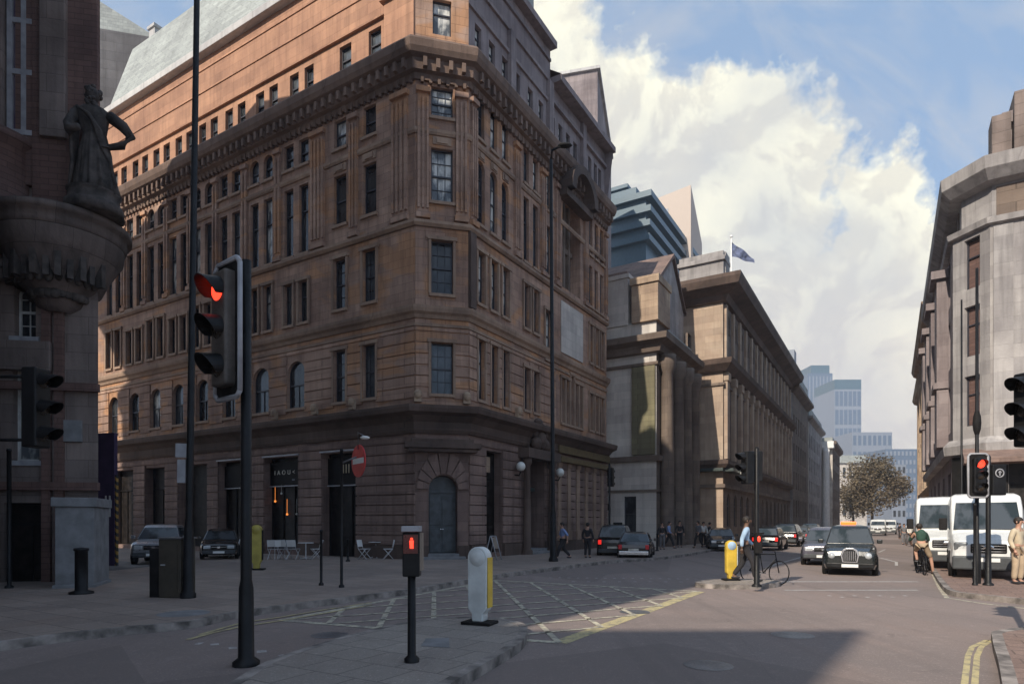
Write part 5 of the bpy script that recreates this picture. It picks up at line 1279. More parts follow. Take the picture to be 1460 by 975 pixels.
def cabin(t, belt, roof, w_b, w_r, y_f0, y_f1, y_r1, y_r0, paint_, sidewins=2):
    """greenhouse: solid in body colour with recessed-looking dark glass set just proud"""
    A = [(-w_b, y_f0, belt), (w_b, y_f0, belt), (w_b, y_r0, belt), (-w_b, y_r0, belt)]
    R = [(-w_r, y_f1, roof), (w_r, y_f1, roof), (w_r, y_r1, roof), (-w_r, y_r1, roof)]
    b = MB(); secs = [A, [lerp3(A[i], R[i], .85) for i in range(4)], [(R[i][0] * .97, R[i][1] + (.06 if i < 2 else -.06), roof) for i in range(4)], [(R[i][0] * .6, (R[i][1] * .7 + (y_f1 + y_r1) / 2 * .3), roof + .045) for i in range(4)]]
    b.loft(secs); b.build('cabin', paint_, t, bevel=.05, seg=3)
    def pane(a, b0, c, d, nrm, name='window', inset=.07):
        cen = tuple((a[i] + b0[i] + c[i] + d[i]) / 4 for i in range(3)); q = [lerp3(p_, cen, inset) for p_ in (a, b0, c, d)]
        m_ = MB(); o_ = [tuple(p_[i] + nrm[i] * .014 for i in range(3)) for p_ in q]; m_.add(o_ + q, [(0, 1, 2, 3), (0, 4, 5, 1), (1, 5, 6, 2), (2, 6, 7, 3), (3, 7, 4, 0)]); return m_.build(name, GLV, t)
    T_ = [lerp3(A[i], R[i], .86) for i in range(4)]; B_ = [lerp3(A[i], R[i], .03) for i in range(4)]
    pane(B_[0], B_[1], T_[1], T_[0], (0, -1, .5), 'windscreen', .06)
    pane(B_[2], B_[3], T_[3], T_[2], (0, 1, .3), 'rear_window', .1)
    for s, i0, i1 in ((-1, 0, 3), (1, 1, 2)):
        for k in range(sidewins):
            f0, f1 = k / sidewins, (k + 1) / sidewins
            pane(lerp3(B_[i0], B_[i1], f0), lerp3(B_[i0], B_[i1], f1), lerp3(T_[i0], T_[i1], f1), lerp3(T_[i0], T_[i1], f0), (s, 0, .3), 'window', .08)
def car(name, label, cat, loc, rz, kind, paint_, sc=1, group=None, grille=True, lit_rear=False, sign=True):
    t = thing(name, label, cat, loc, rz, group, sc)
    if kind == 'taxi': L, w, zb, belt, roof, hood = 4.5, .87, .22, 1.10, 1.76, .98; cy = (-.95, -.5, 1.75, 2.1)
    elif kind == 'suv': L, w, zb, belt, roof, hood = 4.4, .92, .28, 1.05, 1.66, .98; cy = (-1.0, -.3, 1.65, 2.12)
    elif kind == 'hatch': L, w, zb, belt, roof, hood = 4.1, .86, .22, .95, 1.47, .86; cy = (-1.0, -.2, 1.3, 1.98)
    else: L, w, zb, belt, roof, hood = 4.5, .88, .2, .93, 1.43, .84; cy = (-.9, -.1, 1.1, 1.75)
    h = L / 2
    st_ = [(-h, w * .80, zb + .14, hood - .28), (-h + .06, w * .90, zb + .03, hood - .12), (-h + .3, w * .97, zb, hood - .03), (-h + .9, w, zb, hood + .02), (cy[0] - .02, w, zb, belt - .01), (0, w, zb, belt), (cy[3] - .1, w, zb, belt), (h - .25, w * .97, zb, belt - .06 if kind != 'sedan' else belt - .0), (h - .05, w * .92, zb + .05, belt - .14), (h, w * .84, zb + .16, belt - .3)]
    b = MB(); b.loft([sect(ww, a, c, y) for y, ww, a, c in st_], False); b.build('body', paint_, t, bevel=.025, seg=2)
    cabin(t, belt - .01, roof, w * .92, w * .70, cy[0], cy[1], cy[2], cy[3], paint_, 3 if kind == 'suv' else 2)
    r = .34 if kind in ('suv', 'taxi') else .31
    for s in (-1, 1):   # wheel arches
        for y in (-h + .82, h - .85):
            b = MB(); b.T = Matrix.Translation((s * (w - .08), y, r)) @ Matrix.Rotation(rad(90) * s, 4, 'Y'); b.lathe([(0, .088), (r * 1.17, .088), (r * 1.17, 0)], 22); b.build('wheel_arch', BLACKM, t)
    wheels(t, w - .07, (-h + .82, h - .85), r, .2)
    b = MB(); b.box(-w * .86, w * .86, -h - .05, -h + .2, zb + .06, zb + .24); b.build('front_bumper', PGREY if kind != 'taxi' else BLACK, t, bevel=.03)
    b = MB(); b.box(-w * .86, w * .86, h - .2, h + .05, zb + .08, zb + .28); b.build('rear_bumper', PGREY if kind != 'sedan' else CHROME, t, bevel=.03)
    b = MB(); b.box(-.26, .26, -h - .066, -h - .053, zb + .09, zb + .2); b.build('number_plate', WHITE, t)
    b = MB(); b.box(-.26, .26, h + .053, h + .066, zb + .3, zb + .42); b.build('number_plate', CREAM, t)
    for s in (-1, 1):
        if kind == 'taxi':
            b = MB(); b.T = Matrix.Translation((s * w * .66, -h + .02, hood - .27)) @ Matrix.Rotation(rad(90), 4, 'X'); b.lathe([(0, .07), (.07, .06), (.105, .02), (.115, 0), (.12, -.1)], 18); b.build('headlight', HEADL, t)
        else:
            b = MB(); b.box(s * w * .62 - .16, s * w * .62 + .16, -h - .01, -h + .25, hood - .33, hood - .17); b.build('headlight', HEADL, t, bevel=.03)
        b = MB(); b.box(s * w * .78 - .09, s * w * .78 + .09, h - .12, h + .015, belt - .36, belt - .12); b.build('tail_light', TAILR if lit_rear else REDP, t, bevel=.02)
        b = MB(); b.box(s * (w + .1) - .09, s * (w + .1) + .09, cy[0] + .12, cy[0] + .24, belt + .02, belt + .17); b.build('mirror', paint_, t, bevel=.03)
    if kind == 'taxi':
        b = MB(); b.add([(x, y, z) for y in (-h - .05, -h + .1) for x, z in ((-.24, zb + .26), (.24, zb + .26), (.29, hood - .25), (.24, hood - .06), (.12, hood + .01), (-.12, hood + .01), (-.24, hood - .06), (-.29, hood - .25))], [tuple(range(8)), tuple(range(15, 7, -1))] + [(i, (i + 1) % 8, 8 + (i + 1) % 8, 8 + i) for i in range(8)])
        g_ = b.build('grille', CHROME, t, bevel=.012)
        b = MB()
        b.add([(x * .86, -h - .055, (z - .6) * .88 + .6) for x, z in ((-.24, zb + .28), (.24, zb + .28), (.28, hood - .25), (.23, hood - .07), (.12, hood), (-.12, hood), (-.23, hood - .07), (-.28, hood - .25))], [tuple(range(8))])
        b.mi = 1
        for k in range(-3, 4): b.box(k * .06 - .008, k * .06 + .008, -h - .07, -h - .057, zb + .33, hood - .1)
        b.build('grille_bars', [BLACKM, CHROME], g_)
        b = MB(); b.box(-.3, .22, cy[1] + .1, cy[1] + .22, roof + .04, roof + .17); b.build('roof_sign', LITAMB if sign else BLACK, t, bevel=.03)
        b = MB(); b.T = Matrix.Translation((0, -h + .42, hood + .02)); b.box(-.008, .008, -.3, .9, 0, .025); b.build('bonnet_trim', CHROME, t)
    elif grille:
        b = MB(); b.box(-w * .40, w * .40, -h - .012, -h + .1, hood - .36, hood - .17); g_ = b.build('grille', BLACKM, t, bevel=.02)
        b = MB(); b.box(-w * .38, w * .38, -h - .03, -h - .014, hood - .25, hood - .235); b.box(-.06, .06, -h - .035, -h - .014, hood - .30, hood - .21); b.build('grille_bar', CHROME, g_)
    return t
RZ = math.atan2(-.517, .856)     # cars parallel to the street, front towards the camera
p = G(1208, 821); car('taxi', 'black London taxi with orange roof sign and upright chrome grille, coming towards the stop line', 'taxi', (p.x + 1.1, p.y + 1.9, 0), RZ + rad(3), 'taxi', PTAXI, .93)
p = G(1172, 807); car('parked_car', 'lilac-grey car just behind and left of the black taxi', 'car', (p.x + 1.1, p.y + 1.9, 0), RZ + rad(2), 'suv', PLILAC, .92)
p = G(1036, 786); car('parked_car', 'dark blue car facing the camera beyond the yellow island bollard', 'car', (p.x + .3, p.y + 2, 0), RZ + rad(16), 'hatch', PBLUE, .95)
p = G(905, 799); car('parked_car', 'dark saloon seen from behind with pale boot and red tail light', 'car', (p.x + .5, p.y + 2.1, 0), RZ + rad(196), 'sedan', PBLACK, .9)
p = G(878, 799); car('black_cab', 'tall black cab seen from behind at the kerb, left of the dark saloon', 'taxi', (p.x + .7, p.y + 4.0, 0), RZ + rad(196), 'taxi', PBLACK, .92, lit_rear=True, sign=False)
for i, (px, py, k, pm_, lab, r_) in enumerate(((1098, 783, 'hatch', PBLACK, 'black car with a red tail light right of the man in blue', 180), (1124, 778, 'suv', PBLACK, 'dark car second in the far queue left of the taxi', 180), (1142, 774, 'sedan', PGREY, 'dark grey car at the head of the far queue on the left', 180), (1155, 769, 'suv', PBLUE, 'small dark blue car far behind the lilac-grey car', 0))):
    p = G(px, py); car('distant_car', lab, 'car', (p.x, p.y, 0), RZ + rad(r_), k, pm_, 1, 'cars queuing down the street', lit_rear=(i == 0))
p = G(187, 804, KERB); car('parked_car', 'silver car in the side street beside the purple hoarding', 'car', (p.x + .35, p.y + 1.6, KERB), rad(20), 'suv', PSILV, .92)
p = G(293, 797, KERB); car('parked_car', 'black car parked in the side street behind the brown cabinet and lamp column', 'car', (p.x, p.y + 1.5, KERB), rad(22), 'hatch', PBLACK, .9)
def van(label, loc, rz, w=.98, H_=2.6, L=5.4, sc=1, big=True, name='white_van'):
    t = thing(name, label, 'van', loc, rz, 'white vans on the right-hand side', sc)
    h = L / 2; b = MB()
    def vs(y, ww, z0, z1, r_=.12): return [(-ww * .95, y, z0), (-ww, y, z0 + .15), (-ww, y, max(z0 + .3, z1 * .5)), (-ww * .97, y, z1 - .22), (-ww * .93, y, z1 - .06), (-ww * .8, y, z1), (0, y, z1 + .03), (ww * .8, y, z1), (ww * .93, y, z1 - .06), (ww * .97, y, z1 - .22), (ww, y, max(z0 + .3, z1 * .5)), (ww, y, z0 + .15), (ww * .95, y, z0)]
    b.loft([vs(-h, w * .86, .38, .98), vs(-h + .1, w * .93, .3, 1.10), vs(-h + .45, w * .98, .28, 1.22), vs(-h + .80, w * .985, .28, 1.34), vs(-h + 1.45, w, .28, H_ - .28), vs(-h + 1.75, w, .28, H_ - .05), vs(-h + 2.2, w, .28, H_), vs(h - .05, w, .28, H_), vs(h, w * .97, .32, H_ - .06)])
    b.build('body', PWHITE, t, bevel=.04, seg=2)
    # windscreen lies on the sloping face between the bonnet and the roof
    def wf(s, f, off=.02):
        y0, z0, y1, z1 = -h + .80, 1.37, -h + 1.45, H_ - .25; y = y0 + (y1 - y0) * f; z = z0 + (z1 - z0) * f; n_ = Vector((0, -(z1 - z0), y1 - y0)).normalized() * off
        return (s * w * (.89 - .09 * f), y + n_.y, z + n_.z)
    b = MB(); b.add([wf(-1, .06, .035), wf(1, .06, .035), wf(1, .93, .035), wf(-1, .93, .035), wf(-1, .06, 0), wf(1, .06, 0), wf(1, .93, 0), wf(-1, .93, 0)], [(0, 1, 2, 3), (0, 4, 5, 1), (1, 5, 6, 2), (2, 6, 7, 3), (3, 7, 4, 0)]); b.build('windscreen', GLV, t)
    for s in (-1, 1):
        b = MB(); X = s * (w + .004); b.add([(X, -h + 1.1, 1.42), (X, -h + 2.15, 1.42), (X, -h + 2.15, 2.02), (X, -h + 1.55, 2.02), (X - s * .05, -h + 1.1, 1.42), (X - s * .05, -h + 2.15, 1.42), (X - s * .05, -h + 2.15, 2.02), (X - s * .05, -h + 1.55, 2.02)], [(0, 1, 2, 3), (0, 4, 5, 1), (1, 5, 6, 2), (2, 6, 7, 3), (3, 7, 4, 0)]); b.build('window', GLV, t)
        b = MB(); b.box(s * w * .70 - .17, s * w * .70 + .17, -h - .0, -h + .35, .82, 1.06); b.build('headlight', HEADV, t, bevel=.04)
        b = MB(); b.box(s * (w + .15) - .11, s * (w + .15) + .11, -h + 1.0, -h + 1.12, 1.40, 1.78); b.build('mirror', BLACKM, t, bevel=.03)
        b = MB(); b.box(s * (w + .002), s * (w + .02), -h + 2.4, h - .3, .62, .72); b.build('side_trim', BLACKM, t)
    b = MB(); b.box(-w * .46, w * .46, -h - .03, -h + .1, .74, 1.02); g_ = b.build('grille', BLACKM, t, bevel=.04)
    b = MB(); b.ball((0, -h - .04, .92), .09, 14, (1.5, .3, .8))
    for z in (.8, .88, .96): b.box(-w * .42, w * .42, -h - .045, -h - .032, z - .01, z + .01)
    b.build('badge', CHROME, g_)
    b = MB(); b.box(-w * .93, w * .93, -h - .09, -h + .3, .26, .66); b.build('front_bumper', PGREY, t, bevel=.05)
    b = MB(); b.box(-.26, .26, -h - .105, -h - .092, .5, .61); b.build('number_plate', WHITE, t)
    for s in (-1, 1):
        for y in (-h + .95, h - 1.1):
            b = MB(); b.T = Matrix.Translation((s * (w - .09), y, .36)) @ Matrix.Rotation(rad(90) * s, 4, 'Y'); b.lathe([(0, .095), (.43, .095), (.43, 0)], 22); b.build('wheel_arch', BLACKM, t)
    wheels(t, w - .09, (-h + .95, h - 1.1), .35, .22)
    return t
p = G(1414, 826, KERB); van('nearer white van with a dark grille, parked on the right under the canopy', (p.x + 1.55, p.y + 2.4, KERB), RZ + rad(-3), .93, 2.55, 5.4)
p = G(1350, 811, KERB); van('second white van, parked behind and left of the nearer one', (p.x + 1.5, p.y + 2.4, KERB), RZ + rad(-1), .93, 2.6, 5.6)
for px, py, lab in ((1252, 763, 'small pale van far down the road, left of the distant pair'), (1268, 761, 'small pale van far down the road, right of its twin')):
    p = G(px, py); van(lab, (p.x, p.y, 0), RZ, .95, 2.2, 4.6, name='distant_van')

# ================================================================== BICYCLES
def bicycle(label, loc, rz):
    t = thing('bicycle', label, 'bicycle', loc, rz)
    for y in (-.52, .52):
        b = MB(); b.tube([(0, y + .33 * math.cos(a), .34 + .33 * math.sin(a)) for a in [2 * math.pi * k / 28 for k in range(29)]], .017, 6); wl = b.build('wheel', BLACK, t)
        b = MB()
        for k in range(10): a = 2 * math.pi * k / 10; b.tube([(0, y, .34), (0, y + .32 * math.cos(a), .34 + .32 * math.sin(a))], .002, 3)
        b.build('spokes', GREYM, wl)
    b = MB()
    bb_, seat, head, rear, front = (0, .02, .30), (0, .17, .84), (0, -.36, .86), (0, .52, .34), (0, -.52, .34)
    for a, c in ((bb_, seat), (bb_, (0, -.39, .72)), (seat, head), (rear, bb_), (rear, (0, .15, .78)), ((0, -.34, .94), front)): b.tube([a, c], .016, 7)
    b.build('frame', BLACK, t)
    b = MB(); b.tube([(-.22, -.42, .98), (-.2, -.34, 1.0), (0, -.33, .98), (.2, -.34, 1.0), (.22, -.42, .98)], .014, 6); b.build('handlebar', BLACKM, t)
    b = MB(); b.ball((0, .2, .9), .12, 8, (.6, 1.1, .3)); b.build('saddle', BLACKM, t)
    b = MB(); b.tube([(-.1, .02, .3), (.1, .02, .3)], .015, 6); b.box(-.19, -.1, -.02, .1, .15, .17); b.box(.1, .19, -.02, .1, .43, .45); b.tube([(-.1, .02, .3), (-.1, .04, .16)], .01, 5); b.tube([(.1, .02, .3), (.1, .02, .44)], .01, 5); b.build('pedal_crank', GREYM, t)
    return t

# ================================================================== PEOPLE
def skinobj(name, pts, edges, mat, parent, root=0, lv=1, sm=True):
    me = bpy.data.meshes.new(name); me.from_pydata([p[:3] for p in pts], edges, []); me.materials.append(mat)
    o = bpy.data.objects.new(name, me); COL.objects.link(o); o.parent = parent
    m = o.modifiers.new('Skin', 'SKIN'); m.use_smooth_shade = True; m.branch_smoothing = .4
    for i, p in enumerate(pts):
        r = p[3]; me.skin_vertices[0].data[i].radius = (r, p[4] if len(p) > 4 else r); me.skin_vertices[0].data[i].use_root = (i == root)
    s = o.modifiers.new('Sub', 'SUBSURF'); s.levels = s.render_levels = lv
    dg = bpy.context.evaluated_depsgraph_get(); bpy.context.view_layer.update(); dg.update()
    nm = bpy.data.meshes.new_from_object(o.evaluated_get(dg)); o.modifiers.clear(); o.data = nm; bpy.data.meshes.remove(me)
    nm.materials.clear(); nm.materials.append(mat)
    return o
POSES = {
 'stand': dict(lhip=(.09, 0, .92), rhip=(-.09, 0, .92), lk=(.11, -.02, .5), rk=(-.10, .0, .5), la=(.12, .03, .09), ra=(-.11, .04, .09), le=(.27, .04, 1.14), re=(-.27, .03, 1.14), lw=(.27, -.06, .9), rw=(-.27, -.08, .9), lean=0),
 'walk': dict(lhip=(.09, 0, .92), rhip=(-.09, 0, .92), lk=(.10, -.22, .53), rk=(-.10, .06, .49), la=(.10, -.33, .12), ra=(-.10, .38, .17), le=(.26, .14, 1.15), re=(-.26, -.08, 1.15), lw=(.26, .12, .90), rw=(-.24, -.30, .98), lean=-.04),
 'walk2': dict(lhip=(.09, 0, .92), rhip=(-.09, 0, .92), lk=(.10, .04, .5), rk=(-.10, -.2, .53), la=(.10, .30, .14), ra=(-.10, -.25, .09), le=(.26, -.06, 1.14), re=(-.26, .1, 1.14), lw=(.25, -.25, .95), rw=(-.26, .10, .9), lean=-.03),
 'ride': dict(lhip=(.09, .12, .98), rhip=(-.09, .12, .98), lk=(.12, -.22, .80), rk=(-.30, -.05, .56), la=(.12, .05, .50), ra=(-.36, -.02, .09), le=(.27, -.28, 1.15), re=(-.27, -.26, 1.15), lw=(.21, -.40, 1.03), rw=(-.21, -.40, 1.03), lean=-.32, dz=.06),
 'push': dict(lhip=(.09, 0, .92), rhip=(-.09, 0, .92), lk=(.10, -.12, .5), rk=(-.10, .06, .49), la=(.10, -.16, .09), ra=(-.10, .30, .14), le=(.30, -.1, 1.18), re=(-.28, -.12, 1.15), lw=(.36, -.32, 1.02), rw=(-.30, -.34, 1.0), lean=-.06),
}
def person(label, loc, rz, pose, h, top, legs, skin=SKIN1, hair=HAIR, group=None, detail=False, bag=None, short=False, bare=False):
    t = thing('person', label, 'person', loc, rz, group, h / 1.78)
    q = POSES[pose]; ln = q['lean']; dz = q.get('dz', 0)
    def B(x, y, z, f): return (x, y + ln * f, z + dz)
    pel = (0, q['lhip'][1] * .9, .96 + dz); sp_ = (pel[0], pel[1] + ln * .3, 1.15 + dz - abs(ln) * .05); chs = (0, pel[1] + ln * .75, 1.34 + dz - abs(ln) * .15); nk = (0, pel[1] + ln * 1.0, 1.49 + dz - abs(ln) * .28); hb = (0, nk[1] + ln * .06 - .01, nk[2] + .06); hc = (0, hb[1] - .015, hb[2] + .08); ht = (0, hc[1], hc[2] + .08)
    sl = (.17, chs[1] + ln * .05, nk[2] - .07); sr_ = (-.17, sl[1], sl[2])
    fl_, fr_ = lambda a: (a[0], a[1] - .14, a[2] - .055), lambda a: (a[0], a[1] - .14, a[2] - .055)
    pts = [(*pel, .115, .10), (*sp_, .12, .10), (*chs, .14, .105), (*nk, .055), (*hb, .058), (*hc, .088, .098), (*ht, .07, .08),
           (*sl, .06), (*q['le'], .042), (*q['lw'], .028), (*sr_, .06), (*q['re'], .042), (*q['rw'], .028),
           (*q['lhip'], .09), (*q['lk'], .06), (*q['la'], .042), (*fl_(q['la']), .035), (*q['rhip'], .09), (*q['rk'], .06), (*q['ra'], .042), (*fr_(q['ra']), .035)]
    ed = [(0, 1), (1, 2), (2, 3), (3, 4), (4, 5), (5, 6), (2, 7), (7, 8), (8, 9), (2, 10), (10, 11), (11, 12), (0, 13), (13, 14), (14, 15), (15, 16), (0, 17), (17, 18), (18, 19), (19, 20)]
    body = skinobj('body', pts, ed, skin, t, 0, 2 if detail else 1)
    # face and hands merged into the body mesh
    e = MB()
    e.ball((0, hc[1] - .10, hc[2] - .005), .018, 8, (.8, 1.1, 1.5))
    for s in (-1, 1): e.ball((s * .032, hc[1] - .088, hc[2] + .018), .012, 8); e.ball((s * .092, hc[1] + .005, hc[2]), .022, 8, (.5, .8, 1.4))
    e.ball((0, hc[1] - .092, hc[2] - .045), .016, 8, (1.6, .5, .4))
    for s, el, wr in ((1, q['le'], q['lw']), (-1, q['re'], q['rw'])):
        d = (Vector(wr) - Vector(el)).normalized(); w0 = Vector(wr); side = Vector((0, 1, 0)) if abs(d.y) < .8 else Vector((0, 0, 1)); side = (side - d * side.dot(d)).normalized(); cur = d.cross(side) * -s
        palm = [w0 + d * .0, w0 + d * .045, w0 + d * .085]; e.tube(palm, [.024, .036, .036], 8)
        for k in range(4):
            o = w0 + d * .08 + side * (.026 * (k - 1.5) / 1.5); l_ = (.075, .085, .08, .062)[k]
            e.tube([o, o + d * l_ * .5 + cur * .004, o + d * l_ * .85 + cur * .022], [.0095, .009, .007], 6)
        o = w0 + d * .03 + side * .03; e.tube([o, o + d * .035 + side * .022, o + d * .062 + side * .022 + cur * .01], [.011, .01, .008], 6)
    em = e.mesh('extra', skin); bm = bmesh.new(); bm.from_mesh(body.data); bm.from_mesh(em); bm.to_mesh(body.data); bm.free()
    # clothing
    tp = [(*pel[:2], pel[2] - .03, .155, .125), (*sp_, .15, .12), (*chs, .168, .13), (nk[0], nk[1], nk[2] - .02, .075), (*sl, .085), (*q['le'], .062), tuple(Vector(q['le']).lerp(Vector(q['lw']), .15 if short else .88)) + (.05,), (*sr_, .085), (*q['re'], .062), tuple(Vector(q['re']).lerp(Vector(q['rw']), .15 if short else .88)) + (.05,)]
    skinobj('top', tp, [(0, 1), (1, 2), (2, 3), (2, 4), (4, 5), (5, 6), (2, 7), (7, 8), (8, 9)], top, t, 0, 1)
    lg = [(pel[0], pel[1], pel[2] + .02, .145, .115), (*q['lhip'], .115), (*q['lk'], .085), (*q['rhip'], .115), (*q['rk'], .085)]; le = [(0, 1), (1, 2), (0, 3), (3, 4)]
    if not bare:
        lg += [tuple(Vector(q['lk']).lerp(Vector(q['la']), .95)) + (.068,), tuple(Vector(q['rk']).lerp(Vector(q['ra']), .95)) + (.068,)]; le += [(2, 5), (4, 6)]
    skinobj('shorts' if bare else 'trousers', lg, le, legs, t, 0, 1)
    for a in (q['la'], q['ra']): b = MB(); b.ball((a[0], a[1] - .07, a[2] - .045), .06, 10, (.8, 2.1, .65)); b.build('shoe', CDARK, t)
    b = MB(); b.ball((0, hc[1] + .02, hc[2] + .035), .108, 14, (.93, 1.02, 1.0))
    b.v = [Vector((v.x, v.y, v.z)) if not (v.y < hc[1] - .05 and v.z < hc[2] + .05) else Vector((v.x, hc[1] - .045, v.z)) for v in b.v]; b.build('hair', hair, t)
    if bag: b = MB(); b.ball((0, chs[1] + .2, chs[2] - .05), .2, 12, (.8, .6, 1.15)); b.build('backpack', bag, t)
    return t
p = G(1064, 829, KERB); person('man in a loose pale blue shirt and dark trousers walking on the small island', (p.x, p.y + .1, KERB), rad(75), 'walk2', 1.84, CBLUE, CDARK, SKIN2, detail=True)
p = G(1090, 827, KERB); bicycle('bicycle leaning by the tall signal on the small far island', (p.x + .1, p.y + .35, 0), rad(70), ).rotation_euler = (rad(0), rad(5), rad(28))
p = G(803, 798, KERB); person('pedestrian in a mid blue shirt walking by the corner building', (p.x, p.y, KERB), rad(-80), 'walk', 1.68, CBLUE2, CDARK, short=True, detail=True)
p = G(838, 795, KERB); person('pedestrian dressed all in dark clothes near the black cab', (p.x, p.y, KERB), rad(150), 'stand', 1.66, CDARK, CDARK)
p = G(1313, 818); t_ = bicycle('bicycle ridden by the cyclist in dark green', (p.x, p.y, 0), rad(158)); person('cyclist in a dark green top with backpack and tan shorts, one foot down', (p.x, p.y, 0), rad(158), 'ride', 1.78, CGREEN, CTAN, bag=CGREEN, short=True, bare=True, detail=True)
for px, py, ps, h_, tpm, lgm, rz_, lab in ((1298, 779, 'walk', 1.75, CWHITE, CGREY, 0, 'pedestrian in a white top with orange side in the road beyond the cyclist'), (1306, 777, 'walk2', 1.78, CORANGE, CGREY, 20, 'pedestrian in an orange top walking behind the cyclist'), (1289, 776, 'walk2', 1.7, CGREY, CGREY, -30, 'pedestrian in grey left of the white-topped walker'), (1283, 768, 'stand', 1.75, CDARK, CDARK, 90, 'dark figure standing at the far kerb right of the distant vans'), (1293, 766, 'walk', 1.7, CWHITE, CDARK, 40, 'small distant walker in white far down the right kerb')):
    p = G(px, py); person(lab, (p.x, p.y, 0), rad(rz_), ps, h_, tpm, lgm, group='pedestrians far down the right side')
for px, py, ps, h_, tpm, lgm, rz_, lab in ((944, 783, 'stand', 1.7, CDARK, CGREY, 0, 'pedestrian in dark grey before the columned bank doorway'), (953, 782, 'walk', 1.75, CBLUE2, CDARK, 60, 'pedestrian with a muted blue top near the columned bank doorway'), (969, 780, 'stand', 1.8, CDARK, CDARK, 0, 'black-clad figure standing in the columned bank entrance'), (996, 781, 'walk2', 1.78, CGREY, CDARK, -60, 'striding pedestrian in grey by the ochre building corner'), (1003, 779, 'stand', 1.72, CWHITE, CDARK, 0, 'pedestrian with a pale top at the ochre building corner'), (1011, 778, 'walk', 1.7, CDARK, CDARK, 80, 'dark walker left of the blue car')):
    p = G(px, py, KERB); person(lab, (p.x, p.y, KERB), rad(rz_), ps, h_, tpm, lgm, group='pedestrians by the stone banks')
p = G(1474, 835, KERB); person('person in cream clothes at the right edge beside the nearer van', (p.x, p.y + .5, KERB), rad(20), 'stand', 1.8, CCREAM, CTAN)

# ================================================================== TREES
def tree(name, label, loc, h, r, seed, n=5200):
    rnd = random.Random(seed); t = thing(name, label, 'tree', loc)
    b = MB(); b.tube([(0, 0, 0), (.1, 0, h * .2), (.0, .1, h * .45), (.2, 0, h * .7)], [.38, .3, .2, .08], 10)
    cl = []
    for k in range(34):
        a = rnd.uniform(0, 6.28); e = rnd.uniform(-.75, 1.35); rr_ = r * rnd.uniform(.45, .92); c = Vector((rr_ * math.cos(a) * math.cos(e), rr_ * math.sin(a) * math.cos(e), h * .55 + rr_ * math.sin(e) * .85)); cl.append((c, r * rnd.uniform(.28, .48)))
        b.tube([(0, 0, h * .35), tuple(c * .5 + Vector((0, 0, h * .24))), tuple(c)], [.14, .08, .03], 5)
    b.build('trunk', BARK, t)
    f = MB()
    for i in range(n):
        c, cr = cl[rnd.randrange(len(cl))]; d = Vector((rnd.gauss(0, 1), rnd.gauss(0, 1), rnd.gauss(0, 1))).normalized() * cr * rnd.random() ** .4; o = c + d
        s = rnd.uniform(.14, .36); u_ = Vector((rnd.uniform(-1, 1), rnd.uniform(-1, 1), rnd.uniform(-.6, .6))).normalized(); v_ = u_.cross(Vector((rnd.uniform(-1, 1), rnd.uniform(-1, 1), rnd.uniform(-1, 1)))).normalized()
        f.mi = min(3, int((hash((round(c.x, 2), round(c.y, 2))) % 4 + rnd.random() * 1.2))) % 4
        f.add([o - u_ * s, o + v_ * s * .6, o + u_ * s, o - v_ * s * .6], [(0, 1, 2, 3)])
    f.build('crown', LEAFM, t); return t
p = P(1243, 150); tree('street_tree', 'large olive-brown tree filling the end of the street below the skyline', (p.x, p.y, 0), 17.0, 8.2, 3, 16000)
p = P(1216, 165); tree('street_tree', 'darker second tree tucked left behind the large olive one', (p.x, p.y, 0), 13.5, 4.6, 8, 3000)

# ================================================================== ADDED SHADE BLOCKS OUT OF VIEW (shaped to throw the street's shadows)
def shade_poly(name, label, poly, z1):
    r = site(name, label, 'building', (poly[1][0], poly[1][1], 0)); b = MB(); b.prism(poly, 0, z1); b.build('wall', DARKST, r)
    b = MB(); fr = Fr(poly[0], (poly[1][0] - poly[0][0], poly[1][1] - poly[0][1])); b.T = fr.M; w = (Vector(poly[1]) - Vector(poly[0])).length
    for i in range(int(w / 3)):
        for z in range(2, int(z1) - 2, 4): b.box(1 + i * 3, 2.3 + i * 3, .005, .06, z, z + 2.2)
    b.build('window_grid', GLD, r)
def shade(name, label, x0, x1, y0, y1, z1):
    r = site(name, label, 'building', ((x0 + x1) / 2, y0, 0)); fr = Fr((x1, y1), (0 - 1, 0)); b = MB(); b.box(x0, x1, y0, y1, 0, z1); b.build('wall', DARKST, r)
    b = MB()
    for i in range(int((y1 - y0 - 1) / 3)):
        for z in range(2, int(z1) - 2, 4): b.box(x1 + .005, x1 + .06, y0 + 1 + i * 3, y0 + 2.3 + i * 3, z, z + 2.2)
    b.build('window_grid', GLD, r); b = MB(); b.box(x0 - .5, x1 + .5, y0 - .5, y1 + .5, z1 + .002, z1 + .8); b.build('cornice', TRIMD, r)
shade_poly('rear_shade_block', 'added shade block behind the viewer on the far left, outside the picture', [(-60, -18.8), (-15, -18.8), (-41, -55), (-60, -55)], 25)  # unseen block, slanted along the sun so its shadow fits the road
shade('left_shade_block', 'added shade block left of the viewer next to the statue building, outside the picture', -45, -12, -6.6, 13, 33)  # unseen block, height and edge set by the shade it throws


